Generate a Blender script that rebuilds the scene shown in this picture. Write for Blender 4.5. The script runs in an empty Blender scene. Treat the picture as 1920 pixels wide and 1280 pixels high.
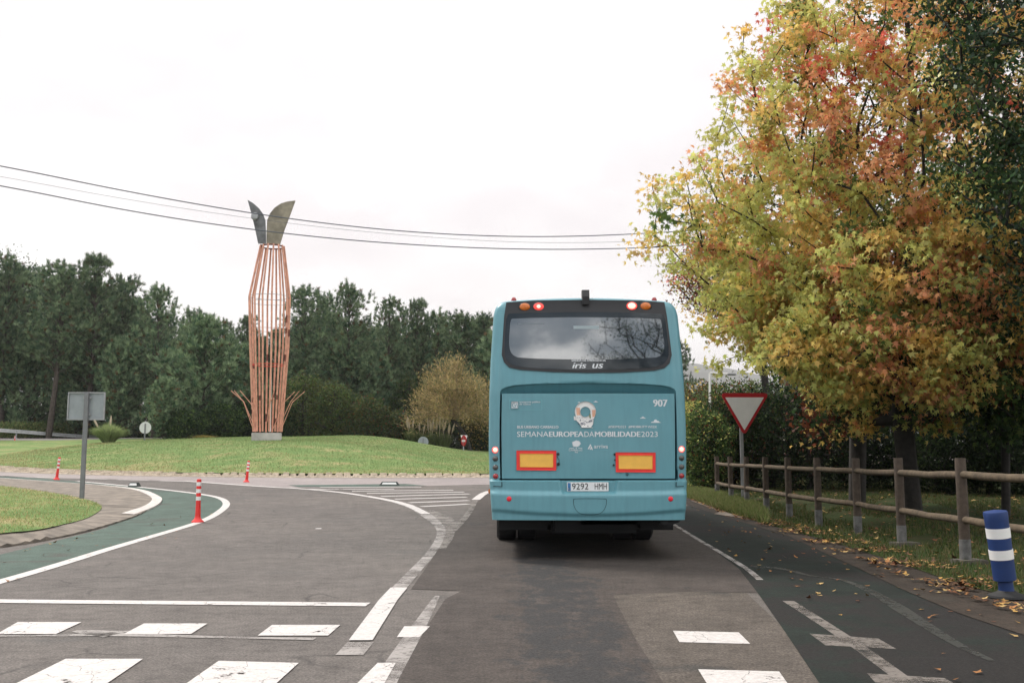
import bpy, bmesh, math, random
import numpy as np
from mathutils import Vector, Matrix
from mathutils.geometry import delaunay_2d_cdt

S = bpy.context.scene
HAZE = True
R = math.radians
# ------------------------------------------------------------------ camera
CAM_Z = 1.27
F = 1867.0
HORIZON = 857.0
TILT = math.atan((HORIZON - 640.0) / F)
cd = bpy.data.cameras.new('camera')
cd.sensor_width = 36.0
cd.lens = 36.0 * F / 1920.0
cd.clip_start = 0.1
cd.clip_end = 12000.0
cam = bpy.data.objects.new('camera', cd)
S.collection.objects.link(cam)
cam.location = (0, 0, CAM_Z)
cam.rotation_euler = (R(90) + TILT, 0, 0)
S.camera = cam
# ------------------------------------------------------------------ world
SUN_EL, SUN_AZ = R(50), R(-48)          # azimuth measured from +Y (the view) towards +X
W = bpy.data.worlds.new('World')
S.world = W
W.use_nodes = True
nt = W.node_tree
nt.nodes.clear()


def N(t, typ, **kw):
    n = t.nodes.new(typ)
    for k, v in kw.items():
        if k.startswith('i_'):
            key = k[2:]
            key = int(key) if key.isdigit() else key
            n.inputs[key].default_value = v
        else:
            setattr(n, k, v)
    return n


def L(t, a, b):
    t.links.new(a, b)


def ramp(t, fac, stops, interp='LINEAR'):
    r = t.nodes.new('ShaderNodeValToRGB')
    r.color_ramp.interpolation = interp
    e = r.color_ramp.elements
    while len(e) > 1:
        e.remove(e[-1])
    e[0].position = stops[0][0]
    e[0].color = (*stops[0][1], 1)
    for p, c in stops[1:]:
        q = e.new(p)
        q.color = (*c, 1)
    t.links.new(fac, r.inputs['Fac'])
    return r.outputs['Color']


def mathn(t, op, a, b=None, clamp=False):
    m = t.nodes.new('ShaderNodeMath')
    m.operation = op
    m.use_clamp = clamp
    for i, v in enumerate((a, b)):
        if v is None:
            continue
        if isinstance(v, (int, float)):
            m.inputs[i].default_value = v
        else:
            t.links.new(v, m.inputs[i])
    return m.outputs[0]


def mixc(t, fac, a, b, mode='MIX'):
    m = t.nodes.new('ShaderNodeMix')
    m.data_type = 'RGBA'
    m.blend_type = mode
    if isinstance(fac, (int, float)):
        m.inputs[0].default_value = fac
    else:
        t.links.new(fac, m.inputs[0])
    for i, v in ((6, a), (7, b)):
        if isinstance(v, tuple):
            m.inputs[i].default_value = (*v[:3], 1)
        else:
            t.links.new(v, m.inputs[i])
    return m.outputs[2]


tc = N(nt, 'ShaderNodeTexCoord')
sky = N(nt, 'ShaderNodeTexSky', sky_type='NISHITA', sun_disc=False, sun_elevation=SUN_EL, sun_rotation=SUN_AZ)
sky.air_density = 1.5
sky.dust_density = 3.0
sep = N(nt, 'ShaderNodeSeparateXYZ')
L(nt, tc.outputs['Generated'], sep.inputs[0])
zc = mathn(nt, 'MAXIMUM', sep.outputs[2], 0.0)
zz = mathn(nt, 'ADD', zc, 0.28)
comb = N(nt, 'ShaderNodeCombineXYZ')
L(nt, mathn(nt, 'DIVIDE', sep.outputs[0], zz), comb.inputs[0])
L(nt, mathn(nt, 'DIVIDE', sep.outputs[1], zz), comb.inputs[1])
n1 = N(nt, 'ShaderNodeTexNoise', i_Scale=1.15, i_Detail=6.0, i_Roughness=0.55)
L(nt, comb.outputs[0], n1.inputs['Vector'])
# thin bright cloud ahead of the camera, broken blue and white cloud behind it
front = ramp(nt, n1.outputs['Fac'], [(0.30, (6.15, 5.65, 5.74)), (0.43, (6.85, 6.42, 6.48)), (0.56, (7.9, 7.65, 7.6))])
back = ramp(nt, n1.outputs['Fac'], [(0.38, (1.8, 2.5, 3.2)), (0.45, (4.6, 5.1, 5.6)), (0.52, (14.0, 14.0, 13.8))])
side = N(nt, 'ShaderNodeMapRange', interpolation_type='SMOOTHSTEP', i_1=-0.25, i_2=0.25)
L(nt, sep.outputs[1], side.inputs[0])
cloud = mixc(nt, side.outputs[0], back, front)
zen = N(nt, 'ShaderNodeMapRange', interpolation_type='SMOOTHSTEP', i_1=0.42, i_2=0.95, i_3=1.0, i_4=1.25)
L(nt, sep.outputs[2], zen.inputs[0])
vm = N(nt, 'ShaderNodeVectorMath', operation='SCALE')
L(nt, cloud, vm.inputs[0])
L(nt, zen.outputs[0], vm.inputs['Scale'])
skyc = mixc(nt, 0.93, sky.outputs['Color'], vm.outputs[0])
bg = N(nt, 'ShaderNodeBackground', i_Strength=0.12)
L(nt, skyc, bg.inputs['Color'])
ow = N(nt, 'ShaderNodeOutputWorld')
L(nt, bg.outputs[0], ow.inputs[0])
# ------------------------------------------------------------------ sun behind thin cloud
sd = bpy.data.lights.new('sun', 'SUN')
sd.energy = 2.7
sd.angle = R(12)
sd.color = (1.0, 0.95, 0.88)
sun = bpy.data.objects.new('sun', sd)
S.collection.objects.link(sun)
sv = Vector((math.sin(SUN_AZ) * math.cos(SUN_EL), math.cos(SUN_AZ) * math.cos(SUN_EL), math.sin(SUN_EL)))
sun.rotation_euler = sv.to_track_quat('Z', 'Y').to_euler()
S.view_settings.view_transform = 'Standard'
S.view_settings.look = 'None'
S.view_settings.exposure = 0.33
S.view_settings.gamma = 1.0
S.render.engine = 'CYCLES'
S.cycles.max_bounces = 6
S.cycles.diffuse_bounces = 3
S.cycles.glossy_bounces = 3
S.cycles.transmission_bounces = 3
S.cycles.transparent_max_bounces = 8

# ------------------------------------------------------------------ helpers


def ray(px, py):
    u, v = (px - 960.0) / F, (640.0 - py) / F
    c, s = math.cos(TILT), math.sin(TILT)
    return (u, c - v * s, s + v * c)


def at(px, py, Y):
    d = ray(px, py)
    t = Y / d[1]
    return (d[0] * t, Y, CAM_Z + d[2] * t)


def sm(a, b, x):
    t = np.clip((np.asarray(x, float) - a) / (b - a), 0, 1)
    return t * t * (3 - 2 * t)


_ty = [-4000, 0, 16, 24, 35, 44, 65, 90, 130, 250, 600, 4000]
_tz = [0, 0, 0, 0.12, 0.42, 0.62, 1.10, 1.75, 2.4, 4.0, 8, 20]


def terr(x, y):
    x = np.asarray(x, float)
    y = np.asarray(y, float)
    z = 0
    for o in (-3, -1, 1, 3):
        z = z + np.interp(y + o, _ty, _tz) / 4
    return z + 1.3 * sm(0, -30, x) * sm(45, 90, y)


def G(px, py, dz=0.0):
    d = ray(px, py)
    t, step = 2.0, 0.05
    while t < 400:
        x, y, z = d[0] * t, d[1] * t, CAM_Z + d[2] * t
        if z <= float(np.interp(y, _ty, _tz)) + 1.3 * float(sm(0, -30, x) * sm(45, 90, y)) + dz:
            break
        t += step
        step = min(0.05 + t * 0.002, 0.3)
    return (d[0] * t, d[1] * t)


def new_obj(name, me, parent=None):
    o = bpy.data.objects.new(name, me)
    S.collection.objects.link(o)
    if parent is not None:
        o.parent = parent
    return o


def root_loc(p):
    v = Vector((0, 0, 0))
    while p is not None:
        v += p.location
        p = p.parent
    return np.array(v)


def mesh(name, V, Fc, mat, parent=None, col=None, smooth=False, world=True):
    """V (n,3); Fc: list of index lists or (m,k) array; vertices in world space unless world=False"""
    V = np.asarray(V, dtype=np.float64).reshape(-1, 3)
    if parent is not None and world:
        V = V - root_loc(parent)
    me = bpy.data.meshes.new(name)
    if isinstance(Fc, np.ndarray):
        m, k = Fc.shape
        me.vertices.add(len(V))
        me.vertices.foreach_set('co', V.astype(np.float32).ravel())
        me.loops.add(m * k)
        me.loops.foreach_set('vertex_index', Fc.astype(np.int32).ravel())
        me.polygons.add(m)
        me.polygons.foreach_set('loop_start', np.arange(0, m * k, k, dtype=np.int32))
        me.polygons.foreach_set('loop_total', np.full(m, k, dtype=np.int32))
        me.update(calc_edges=True)
    else:
        me.from_pydata([tuple(v) for v in V], [], [list(f) for f in Fc])
        me.update()
    if smooth:
        me.polygons.foreach_set('use_smooth', np.ones(len(me.polygons), dtype=bool))
    if col is not None:
        a = me.color_attributes.new('col', 'FLOAT_COLOR', 'POINT')
        c = np.ones((len(V), 4), dtype=np.float32)
        c[:, :3] = col
        a.data.foreach_set('color', c.ravel())
    me.materials.append(mat)
    return new_obj(name, me, parent)


class MB:
    """collects shapes, builds ONE mesh"""

    def __init__(s):
        s.v, s.f, s.n = [], [], 0

    def add(s, V, Fc):
        V = np.asarray(V, float).reshape(-1, 3)
        s.v.append(V)
        s.f += [[i + s.n for i in f] for f in Fc]
        s.n += len(V)
        return s

    def box(s, c, size, rz=0.0, bev=0.0, M=None):
        bm = bmesh.new()
        bmesh.ops.create_cube(bm, size=1)
        for v in bm.verts:
            v.co = Vector((v.co.x * size[0], v.co.y * size[1], v.co.z * size[2]))
        if bev:
            bmesh.ops.bevel(bm, geom=bm.edges[:], offset=bev, segments=2, affect='EDGES')
        m = Matrix.Translation(c) @ Matrix.Rotation(rz, 4, 'Z')
        if M is not None:
            m = M @ m
        bm.verts.index_update()
        s.add([m @ v.co for v in bm.verts], [[v.index for v in f.verts] for f in bm.faces])
        bm.free()
        return s

    def tube(s, pts, rad, n=8, cap=True):
        pts = [Vector(p) for p in pts]
        if isinstance(rad, (int, float)):
            rad = [rad] * len(pts)
        V, Fc = [], []
        up = None
        for i, p in enumerate(pts):
            d = (pts[min(i + 1, len(pts) - 1)] - pts[max(i - 1, 0)])
            d.normalize()
            if up is None:
                up = Vector((0, 0, 1)) if abs(d.z) < 0.9 else Vector((1, 0, 0))
            a = d.cross(up).normalized()
            b = d.cross(a).normalized()
            up = -b if False else up
            for k in range(n):
                t = 2 * math.pi * k / n
                V.append(p + (a * math.cos(t) + b * math.sin(t)) * rad[i])
        for i in range(len(pts) - 1):
            for k in range(n):
                k2 = (k + 1) % n
                Fc.append([i * n + k, i * n + k2, (i + 1) * n + k2, (i + 1) * n + k])
        if cap:
            Fc.append(list(range(n))[::-1])
            Fc.append([(len(pts) - 1) * n + k for k in range(n)])
        return s.add(V, Fc)

    def lathe(s, prof, n=20, c=(0, 0, 0), M=None):
        V, Fc = [], []
        for r, z in prof:
            for k in range(n):
                t = 2 * math.pi * k / n
                V.append(Vector((r * math.cos(t), r * math.sin(t), z)))
        for i in range(len(prof) - 1):
            for k in range(n):
                k2 = (k + 1) % n
                Fc.append([i * n + k, i * n + k2, (i + 1) * n + k2, (i + 1) * n + k])
        Fc.append(list(range(n))[::-1])
        Fc.append([(len(prof) - 1) * n + k for k in range(n)])
        m = Matrix.Translation(c)
        if M is not None:
            m = m @ M
        return s.add([m @ v for v in V], Fc)

    def prism(s, poly, h, M):
        """2d outline (x,y) extruded from z=0 to h, then transformed"""
        n = len(poly)
        V = [M @ Vector((p[0], p[1], 0)) for p in poly] + [M @ Vector((p[0], p[1], h)) for p in poly]
        Fc = [list(range(n))[::-1], [n + i for i in range(n)]]
        for i in range(n):
            j = (i + 1) % n
            Fc.append([i, j, n + j, n + i])
        return s.add(V, Fc)

    def build(s, name, mat, parent=None, smooth=False, world=True):
        V = np.concatenate(s.v)
        o = mesh(name, V, s.f, mat, parent, smooth=False, world=world)
        if smooth:
            me = o.data
            me.polygons.foreach_set('use_smooth', np.ones(len(me.polygons), dtype=bool))
            me.set_sharp_from_angle(angle=R(40))
        return o


def tag(o, label=None, cat=None, group=None, kind=None):
    for k, v in (('label', label), ('category', cat), ('group', group), ('kind', kind)):
        if v:
            o[k] = v
    return o


def thing(name, loc, label, cat, group=None, rz=0.0):
    o = bpy.data.objects.new(name, None)
    S.collection.objects.link(o)
    o.location = loc
    o.rotation_euler = (0, 0, rz)
    o.empty_display_size = 0.3
    return tag(o, label, cat, group)


def dup(o, loc, rz=0.0, label=None, scale=None, group=None, parent=None):
    c = o.copy()
    S.collection.objects.link(c)
    if parent is None:
        c.location = loc
        c.rotation_euler = (0, 0, rz) if isinstance(rz, (int, float)) else rz
        if scale:
            c.scale = scale if isinstance(scale, tuple) else (scale,) * 3
        if label:
            c['label'] = label
        if group:
            c['group'] = group
    else:
        c.parent = parent
    for ch in list(o.children):
        dup(ch, None, parent=c)
    return c


def resample(poly, sp, closed=True):
    out = []
    n = len(poly)
    for i in range(n if closed else n - 1):
        a, b = np.array(poly[i]), np.array(poly[(i + 1) % n])
        k = max(1, int(np.ceil(np.linalg.norm(b - a) / sp)))
        for j in range(k):
            out.append(tuple(a + (b - a) * j / k))
    if not closed:
        out.append(tuple(poly[-1]))
    return out


def in_poly(P, poly):
    P = np.asarray(P)
    x, y = P[:, 0], P[:, 1]
    ins = np.zeros(len(P), bool)
    n = len(poly)
    for i in range(n):
        x1, y1 = poly[i]
        x2, y2 = poly[(i + 1) % n]
        if y1 == y2:
            continue
        c = ((y1 > y) != (y2 > y)) & (x < (x2 - x1) * (y - y1) / (y2 - y1) + x1)
        ins ^= c
    return ins


def smooth_poly(pts, it=2, closed=True):
    """Chaikin"""
    for _ in range(it):
        out = []
        n = len(pts)
        rng = range(n) if closed else range(n - 1)
        if not closed:
            out.append(tuple(pts[0]))
        for i in rng:
            a, b = np.array(pts[i], float), np.array(pts[(i + 1) % n], float)
            out += [tuple(a * .75 + b * .25), tuple(a * .25 + b * .75)]
        if not closed:
            out.append(tuple(pts[-1]))
        pts = out
    return pts


def drape(poly, sp, fn):
    """fill a 2d polygon with triangles and lift by fn(x,y)->(n,3)"""
    b = resample(poly, sp)
    b2 = np.array(b)
    lo, hi = b2.min(0), b2.max(0)
    gx = np.arange(lo[0] + sp * .5, hi[0], sp)
    gy = np.arange(lo[1] + sp * .5, hi[1], sp)
    pts = list(b)
    if len(gx) and len(gy):
        g = np.array(np.meshgrid(gx, gy)).reshape(2, -1).T
        g = g[in_poly(g, b)]
        pts += [tuple(p) for p in g]
    n = len(b)
    vs, es, fs, _, _, _ = delaunay_2d_cdt([Vector(p) for p in pts], [], [list(range(n))], 1, 1e-5)
    P = np.array([(v.x, v.y) for v in vs])
    V = fn(P[:, 0], P[:, 1])
    Fc = np.array([list(f) for f in fs if len(f) == 3], dtype=np.int32)
    a, b_, c = P[Fc[:, 0]], P[Fc[:, 1]], P[Fc[:, 2]]
    neg = ((b_ - a)[:, 0] * (c - a)[:, 1] - (b_ - a)[:, 1] * (c - a)[:, 0]) < 0
    Fc[neg] = Fc[neg][:, ::-1]
    return V, Fc


def gl(off):
    return lambda x, y: np.stack([x, y, terr(x, y) + off], 1)


def sheet(name, poly, off, mat, sp=0.8, px=True, parent=None, dz=0.0):
    if px:
        poly = [G(*p, dz) for p in poly]
    V, Fc = drape(poly, sp, gl(off))
    return mesh(name, V, Fc, mat, parent, smooth=True)


def strip_poly(pts, w):
    """polyline -> ribbon quads outline (world)"""
    P = np.array(resample(pts, 0.5, closed=False))
    d = np.gradient(P, axis=0)
    d /= np.linalg.norm(d, axis=1)[:, None] + 1e-9
    n = np.stack([-d[:, 1], d[:, 0]], 1)
    if isinstance(w, (int, float)):
        w = np.full(len(P), w)
    else:
        w = np.interp(np.linspace(0, 1, len(P)), np.linspace(0, 1, len(w)), w)
    return P - n * w[:, None] / 2, P + n * w[:, None] / 2


def ribbon(mb, pts, w, off):
    off = 0.0045 + (off - 0.008) * 0.35
    a, b = strip_poly(pts, w)
    n = len(a)
    V = np.concatenate([np.stack([a[:, 0], a[:, 1], terr(a[:, 0], a[:, 1]) + off], 1),
                        np.stack([b[:, 0], b[:, 1], terr(b[:, 0], b[:, 1]) + off], 1)])
    mb.add(V, [[i, i + 1, n + i + 1, n + i][::-1] for i in range(n - 1)])


def GP(pts, dz=0.0, it=2):
    return smooth_poly([G(x, y, dz) for x, y in pts], it, closed=False)


# ------------------------------------------------------------------ materials
def base_mat(name):
    m = bpy.data.materials.new(name)
    m.use_nodes = True
    t = m.node_tree
    b = t.nodes['Principled BSDF']
    return m, t, b


def pmat(name, c, rough=0.6, metal=0.0, var=0.12, scale=4.0, bump=0.0, bscale=60.0, ior=None, coat=0.0, spec=None,
         emit=None, estr=1.0):
    m, t, b = base_mat(name)
    co = N(t, 'ShaderNodeTexCoord')
    n = N(t, 'ShaderNodeTexNoise', i_Scale=scale, i_Detail=5.0, i_Roughness=0.6)
    L(t, co.outputs['Object'], n.inputs['Vector'])
    lo = tuple(x * (1 - var) for x in c)
    hi = tuple(min(1, x * (1 + var)) for x in c)
    cc = ramp(t, n.outputs['Fac'], [(0.3, lo), (0.7, hi)])
    L(t, cc, b.inputs['Base Color'])
    b.inputs['Roughness'].default_value = rough
    b.inputs['Metallic'].default_value = metal
    if ior:
        b.inputs['IOR'].default_value = ior
    if coat:
        b.inputs['Coat Weight'].default_value = coat
    if spec is not None:
        b.inputs['Specular IOR Level'].default_value = spec
    if emit:
        b.inputs['Emission Color'].default_value = (*emit, 1)
        b.inputs['Emission Strength'].default_value = estr
    if bump:
        n2 = N(t, 'ShaderNodeTexNoise', i_Scale=bscale, i_Detail=4.0)
        L(t, co.outputs['Object'], n2.inputs['Vector'])
        bp = N(t, 'ShaderNodeBump', i_Strength=bump, i_Distance=0.01)
        L(t, n2.outputs['Fac'], bp.inputs['Height'])
        L(t, bp.outputs[0], b.inputs['Normal'])
    return m


def leaf_mat(name, trans=0.35, rough=0.55):
    m, t, b = base_mat(name)
    a = N(t, 'ShaderNodeAttribute', attribute_name='col')
    L(t, a.outputs['Color'], b.inputs['Base Color'])
    b.inputs['Roughness'].default_value = rough
    b.inputs['Specular IOR Level'].default_value = 0.15
    if trans:
        tr = N(t, 'ShaderNodeBsdfTranslucent')
        L(t, a.outputs['Color'], tr.inputs[0])
        mx = N(t, 'ShaderNodeMixShader', i_0=trans)
        L(t, b.outputs[0], mx.inputs[1])
        L(t, tr.outputs[0], mx.inputs[2])
        L(t, mx.outputs[0], t.nodes['Material Output'].inputs[0])
    return m


def road_mat(name, c, contrast=0.25, grain=0.35, cracks=0.5, patch=None, patch_t=(0.55, 0.62), rough=0.82, pscale=0.9,
             stretch=(1, 1, 1), big=0.15, track=None):
    """asphalt: grain, blotches, cracks, dark bitumen patches"""
    m, t, b = base_mat(name)
    co = N(t, 'ShaderNodeTexCoord')
    P = co.outputs['Object']
    n0 = N(t, 'ShaderNodeTexNoise', i_Scale=big, i_Detail=3.0)
    n1 = N(t, 'ShaderNodeTexNoise', i_Scale=1.7, i_Detail=8.0, i_Roughness=0.65)
    n2 = N(t, 'ShaderNodeTexNoise', i_Scale=55.0, i_Detail=4.0, i_Roughness=0.8)
    for n in (n0, n1, n2):
        L(t, P, n.inputs['Vector'])
    k = lambda v: tuple(min(1, x * v) for x in c)
    base = ramp(t, n1.outputs['Fac'], [(0.28, k(1 - contrast)), (0.5, k(1)), (0.72, k(1 + contrast))])
    base = mixc(t, 1.0, base, ramp(t, n0.outputs['Fac'], [(0.3, (0.82, 0.82, 0.83)), (0.7, (1.14, 1.12, 1.1))]), 'MULTIPLY')
    g = ramp(t, n2.outputs['Fac'], [(0.36, (1 - grain,) * 3), (0.5, (1, 1, 1)), (0.64, (1 + grain * 1.4,) * 3)])
    base = mixc(t, 1.0, base, g, 'MULTIPLY')
    n4 = N(t, 'ShaderNodeTexNoise', i_Scale=7.0, i_Detail=9.0, i_Roughness=0.75)
    L(t, P, n4.inputs['Vector'])
    base = mixc(t, 1.0, base, ramp(t, n4.outputs['Fac'], [(0.34, (1 - grain * .75,) * 3), (0.48, (1,) * 3), (0.62, (1 + grain * .35,) * 3)]), 'MULTIPLY')
    if patch:
        mp = N(t, 'ShaderNodeMapping')
        mp.inputs['Scale'].default_value = stretch
        L(t, P, mp.inputs[0])
        n3 = N(t, 'ShaderNodeTexNoise', i_Scale=pscale, i_Detail=10.0, i_Roughness=0.72)
        L(t, mp.outputs[0], n3.inputs['Vector'])
        f = ramp(t, n3.outputs['Fac'], [(patch_t[0], (0, 0, 0)), (patch_t[1], (1, 1, 1))])
        base = mixc(t, f, base, mixc(t, 1.0, patch, g, 'MULTIPLY'))
    if cracks:
        nd = N(t, 'ShaderNodeTexNoise', i_Scale=1.3, i_Detail=5.0)
        L(t, P, nd.inputs['Vector'])
        dv = mixc(t, 0.35, P, nd.outputs['Color'], 'ADD')
        vo = N(t, 'ShaderNodeTexVoronoi', feature='DISTANCE_TO_EDGE', i_Scale=0.55)
        L(t, dv, vo.inputs['Vector'])
        cr = ramp(t, vo.outputs['Distance'], [(0.0, (1, 1, 1)), (0.012, (0, 0, 0))])
        nm = N(t, 'ShaderNodeTexNoise', i_Scale=0.6, i_Detail=4.0)
        L(t, P, nm.inputs['Vector'])
        msk = ramp(t, nm.outputs['Fac'], [(0.5, (0, 0, 0)), (0.6, (cracks,) * 3)])
        f = mixc(t, 1.0, cr, msk, 'MULTIPLY')
        base = mixc(t, f, base, (0.02, 0.02, 0.02))
    if track:
        sp_ = N(t, 'ShaderNodeSeparateXYZ')
        L(t, P, sp_.inputs[0])
        dx_ = mathn(t, 'DIVIDE', mathn(t, 'SUBTRACT', sp_.outputs[0], track[0]), track[1])
        bell = mathn(t, 'POWER', 2.718, mathn(t, 'MULTIPLY', mathn(t, 'MULTIPLY', dx_, dx_), -1.0))
        n5 = N(t, 'ShaderNodeTexNoise', i_Scale=3.2, i_Detail=9.0, i_Roughness=0.78)
        mp5 = N(t, 'ShaderNodeMapping')
        mp5.inputs['Scale'].default_value = (1.0, 0.6, 1)
        L(t, P, mp5.inputs[0])
        L(t, mp5.outputs[0], n5.inputs['Vector'])
        f5 = mathn(t, 'ADD', n5.outputs['Fac'], mathn(t, 'MULTIPLY', bell, 0.24))
        base = mixc(t, ramp(t, f5, [(0.63, (0,) * 3), (0.72, (.85,) * 3)]), base, mixc(t, 1.0, (0.030, 0.030, 0.031), g, 'MULTIPLY'))
    L(t, base, b.inputs['Base Color'])
    b.inputs['Roughness'].default_value = rough
    b.inputs['Specular IOR Level'].default_value = 0.22
    bp = N(t, 'ShaderNodeBump', i_Strength=0.35, i_Distance=0.006)
    L(t, n2.outputs['Fac'], bp.inputs['Height'])
    L(t, bp.outputs[0], b.inputs['Normal'])
    return m


def paint_mat(name, c, wear=0.5, under=None, rough=0.6, soft=False):
    """road paint worn away in flakes so that the surface beneath shows"""
    m, t, b = base_mat(name)
    co = N(t, 'ShaderNodeTexCoord')
    P = co.outputs['Object']
    n1 = N(t, 'ShaderNodeTexNoise', i_Scale=2.2, i_Detail=10.0, i_Roughness=0.75)
    n2 = N(t, 'ShaderNodeTexNoise', i_Scale=28.0, i_Detail=4.0)
    n3 = N(t, 'ShaderNodeTexNoise', i_Scale=90.0, i_Detail=2.0)
    for n in (n1, n2, n3):
        L(t, P, n.inputs['Vector'])
    cc = ramp(t, n2.outputs['Fac'], [(0.3, tuple(x * .8 for x in c)), (0.62, c)])
    cc = mixc(t, 1.0, cc, ramp(t, n3.outputs['Fac'], [(0.3, (.85,) * 3), (0.7, (1.08,) * 3)]), 'MULTIPLY')
    L(t, cc, b.inputs['Base Color'])
    b.inputs['Roughness'].default_value = rough
    # cracks across the paint
    nd = N(t, 'ShaderNodeTexNoise', i_Scale=3.0, i_Detail=5.0)
    L(t, P, nd.inputs['Vector'])
    dv = mixc(t, 0.3, P, nd.outputs['Color'], 'ADD')
    vo = N(t, 'ShaderNodeTexVoronoi', feature='DISTANCE_TO_EDGE', i_Scale=3.2)
    L(t, dv, vo.inputs['Vector'])
    crk = ramp(t, vo.outputs['Distance'], [(0.0, (0.7,) * 3), (0.012, (0,) * 3)])
    s = mathn(t, 'ADD', n1.outputs['Fac'], mathn(t, 'MULTIPLY', n2.outputs['Fac'], 0.35))
    th = 0.92 - 0.30 * wear
    f = ramp(t, s, [(th - 0.02, (0,) * 3), (th + 0.03, (1,) * 3)])
    if soft:
        f = ramp(t, s, [(th - 0.12, (.12,) * 3), (th + 0.10, (1,) * 3)])
    if not soft:
        f = mixc(t, 1.0, f, crk, 'ADD')
    tr = N(t, 'ShaderNodeBsdfTransparent')
    mx = N(t, 'ShaderNodeMixShader')
    L(t, f, mx.inputs[0])
    L(t, b.outputs[0], mx.inputs[1])
    L(t, tr.outputs[0], mx.inputs[2])
    L(t, mx.outputs[0], t.nodes['Material Output'].inputs[0])
    return m


def grass_mat(name, a, b_, c, s1=0.5, s2=6.0):
    m, t, b = base_mat(name)
    co = N(t, 'ShaderNodeTexCoord')
    P = co.outputs['Object']
    n1 = N(t, 'ShaderNodeTexNoise', i_Scale=s1, i_Detail=7.0, i_Roughness=0.65)
    n2 = N(t, 'ShaderNodeTexNoise', i_Scale=s2, i_Detail=7.0, i_Roughness=0.75)
    n3 = N(t, 'ShaderNodeTexNoise', i_Scale=45.0, i_Detail=3.0, i_Roughness=0.75)
    for n in (n1, n2, n3):
        L(t, P, n.inputs['Vector'])
    s = mathn(t, 'ADD', mathn(t, 'MULTIPLY', n1.outputs['Fac'], 0.65), mathn(t, 'MULTIPLY', n2.outputs['Fac'], 0.35))
    cc = ramp(t, s, [(0.34, a), (0.5, b_), (0.63, c)])
    g = ramp(t, n3.outputs['Fac'], [(0.3, (0.55,) * 3), (0.5, (1,) * 3), (0.7, (1.5,) * 3)])
    cc = mixc(t, 1.0, cc, g, 'MULTIPLY')
    L(t, cc, b.inputs['Base Color'])
    b.inputs['Roughness'].default_value = 0.95
    b.inputs['Specular IOR Level'].default_value = 0.1
    bp = N(t, 'ShaderNodeBump', i_Strength=0.8, i_Distance=0.05)
    L(t, n2.outputs['Fac'], bp.inputs['Height'])
    L(t, bp.outputs[0], b.inputs['Normal'])
    return m


M = {}
M['asphalt'] = road_mat('asphalt', (0.112, 0.100, 0.092), grain=0.42, cracks=0.6, contrast=0.22, patch=(0.085, 0.080, 0.076), patch_t=(0.56, 0.70), pscale=0.5)
M['lane'] = road_mat('lane_asphalt', (0.056, 0.047, 0.042), cracks=0.3, contrast=0.25, grain=0.4, patch=(0.030, 0.029, 0.029), patch_t=(0.60, 0.66), pscale=0.8, stretch=(1.0, 0.45, 1), track=(0.42, 0.5))
M['light_patch'] = road_mat('light_asphalt', (0.082, 0.070, 0.060), grain=0.5, cracks=0.3, contrast=0.25, patch=(0.05, 0.046, 0.042), patch_t=(0.55, 0.62), pscale=0.9)
M['ring'] = road_mat('ring_asphalt', (0.255, 0.225, 0.22), cracks=0.2, contrast=0.15, grain=0.2)  # pale tone includes the far road's grazing reflection
M['path'] = road_mat('path_asphalt', (0.034, 0.026, 0.020), cracks=0.5, contrast=0.4, grain=0.4, patch=(0.035, 0.03, 0.024), pscale=1.5)
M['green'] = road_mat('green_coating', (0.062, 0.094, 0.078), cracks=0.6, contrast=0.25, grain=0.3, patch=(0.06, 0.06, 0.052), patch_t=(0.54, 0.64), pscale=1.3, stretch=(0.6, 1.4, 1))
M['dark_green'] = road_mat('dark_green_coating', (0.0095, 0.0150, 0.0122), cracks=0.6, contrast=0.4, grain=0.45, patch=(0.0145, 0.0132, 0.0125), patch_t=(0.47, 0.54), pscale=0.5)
M['white'] = paint_mat('white_road_paint', (0.56, 0.525, 0.505), wear=0.36)
M['worn'] = paint_mat('worn_road_paint', (0.36, 0.325, 0.29), wear=0.70)
M['faded'] = paint_mat('faded_road_paint', (0.36, 0.33, 0.31), wear=0.60, soft=True)
M['faded2'] = paint_mat('dirty_road_paint', (0.21, 0.185, 0.165), wear=0.66, soft=True)
M['seam'] = paint_mat('grey_seam', (0.034, 0.036, 0.032), wear=0.5, soft=True)
M['concrete'] = pmat('old_concrete', (0.165, 0.138, 0.112), 0.9, var=0.5, scale=3.0, bump=0.6, bscale=30)
M['kerb_white'] = pmat('pale_kerb', (0.50, 0.46, 0.43), 0.85, var=0.25, scale=6.0, bump=0.4)
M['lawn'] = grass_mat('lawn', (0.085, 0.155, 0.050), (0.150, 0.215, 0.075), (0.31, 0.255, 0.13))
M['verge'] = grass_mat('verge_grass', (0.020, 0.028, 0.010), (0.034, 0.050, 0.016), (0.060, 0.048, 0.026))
M['forest_floor'] = grass_mat('forest_floor', (0.012, 0.018, 0.010), (0.022, 0.028, 0.014), (0.04, 0.035, 0.02))
M['hill'] = pmat('hill_woods', (0.05, 0.08, 0.05), 1.0, var=0.4, scale=0.01)
M['bark'] = pmat('bark', (0.026, 0.022, 0.019), 0.95, var=0.45, scale=9.0, bump=1.0, bscale=25)
M['pine_bark'] = pmat('pine_bark', (0.07, 0.055, 0.045), 0.95, var=0.4, scale=5.0)
M['leaf'] = leaf_mat('leaf', 0.48)
M['leaf_dark'] = leaf_mat('leaf_glossy', 0.15, 0.4)
M['needle'] = leaf_mat('needle', 0.15, 0.6)
M['blade'] = leaf_mat('grass_blade', 0.3, 0.6)
M['wood'] = pmat('weathered_wood', (0.066, 0.047, 0.034), 0.9, var=0.35, scale=14.0, bump=0.6, bscale=45)
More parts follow.
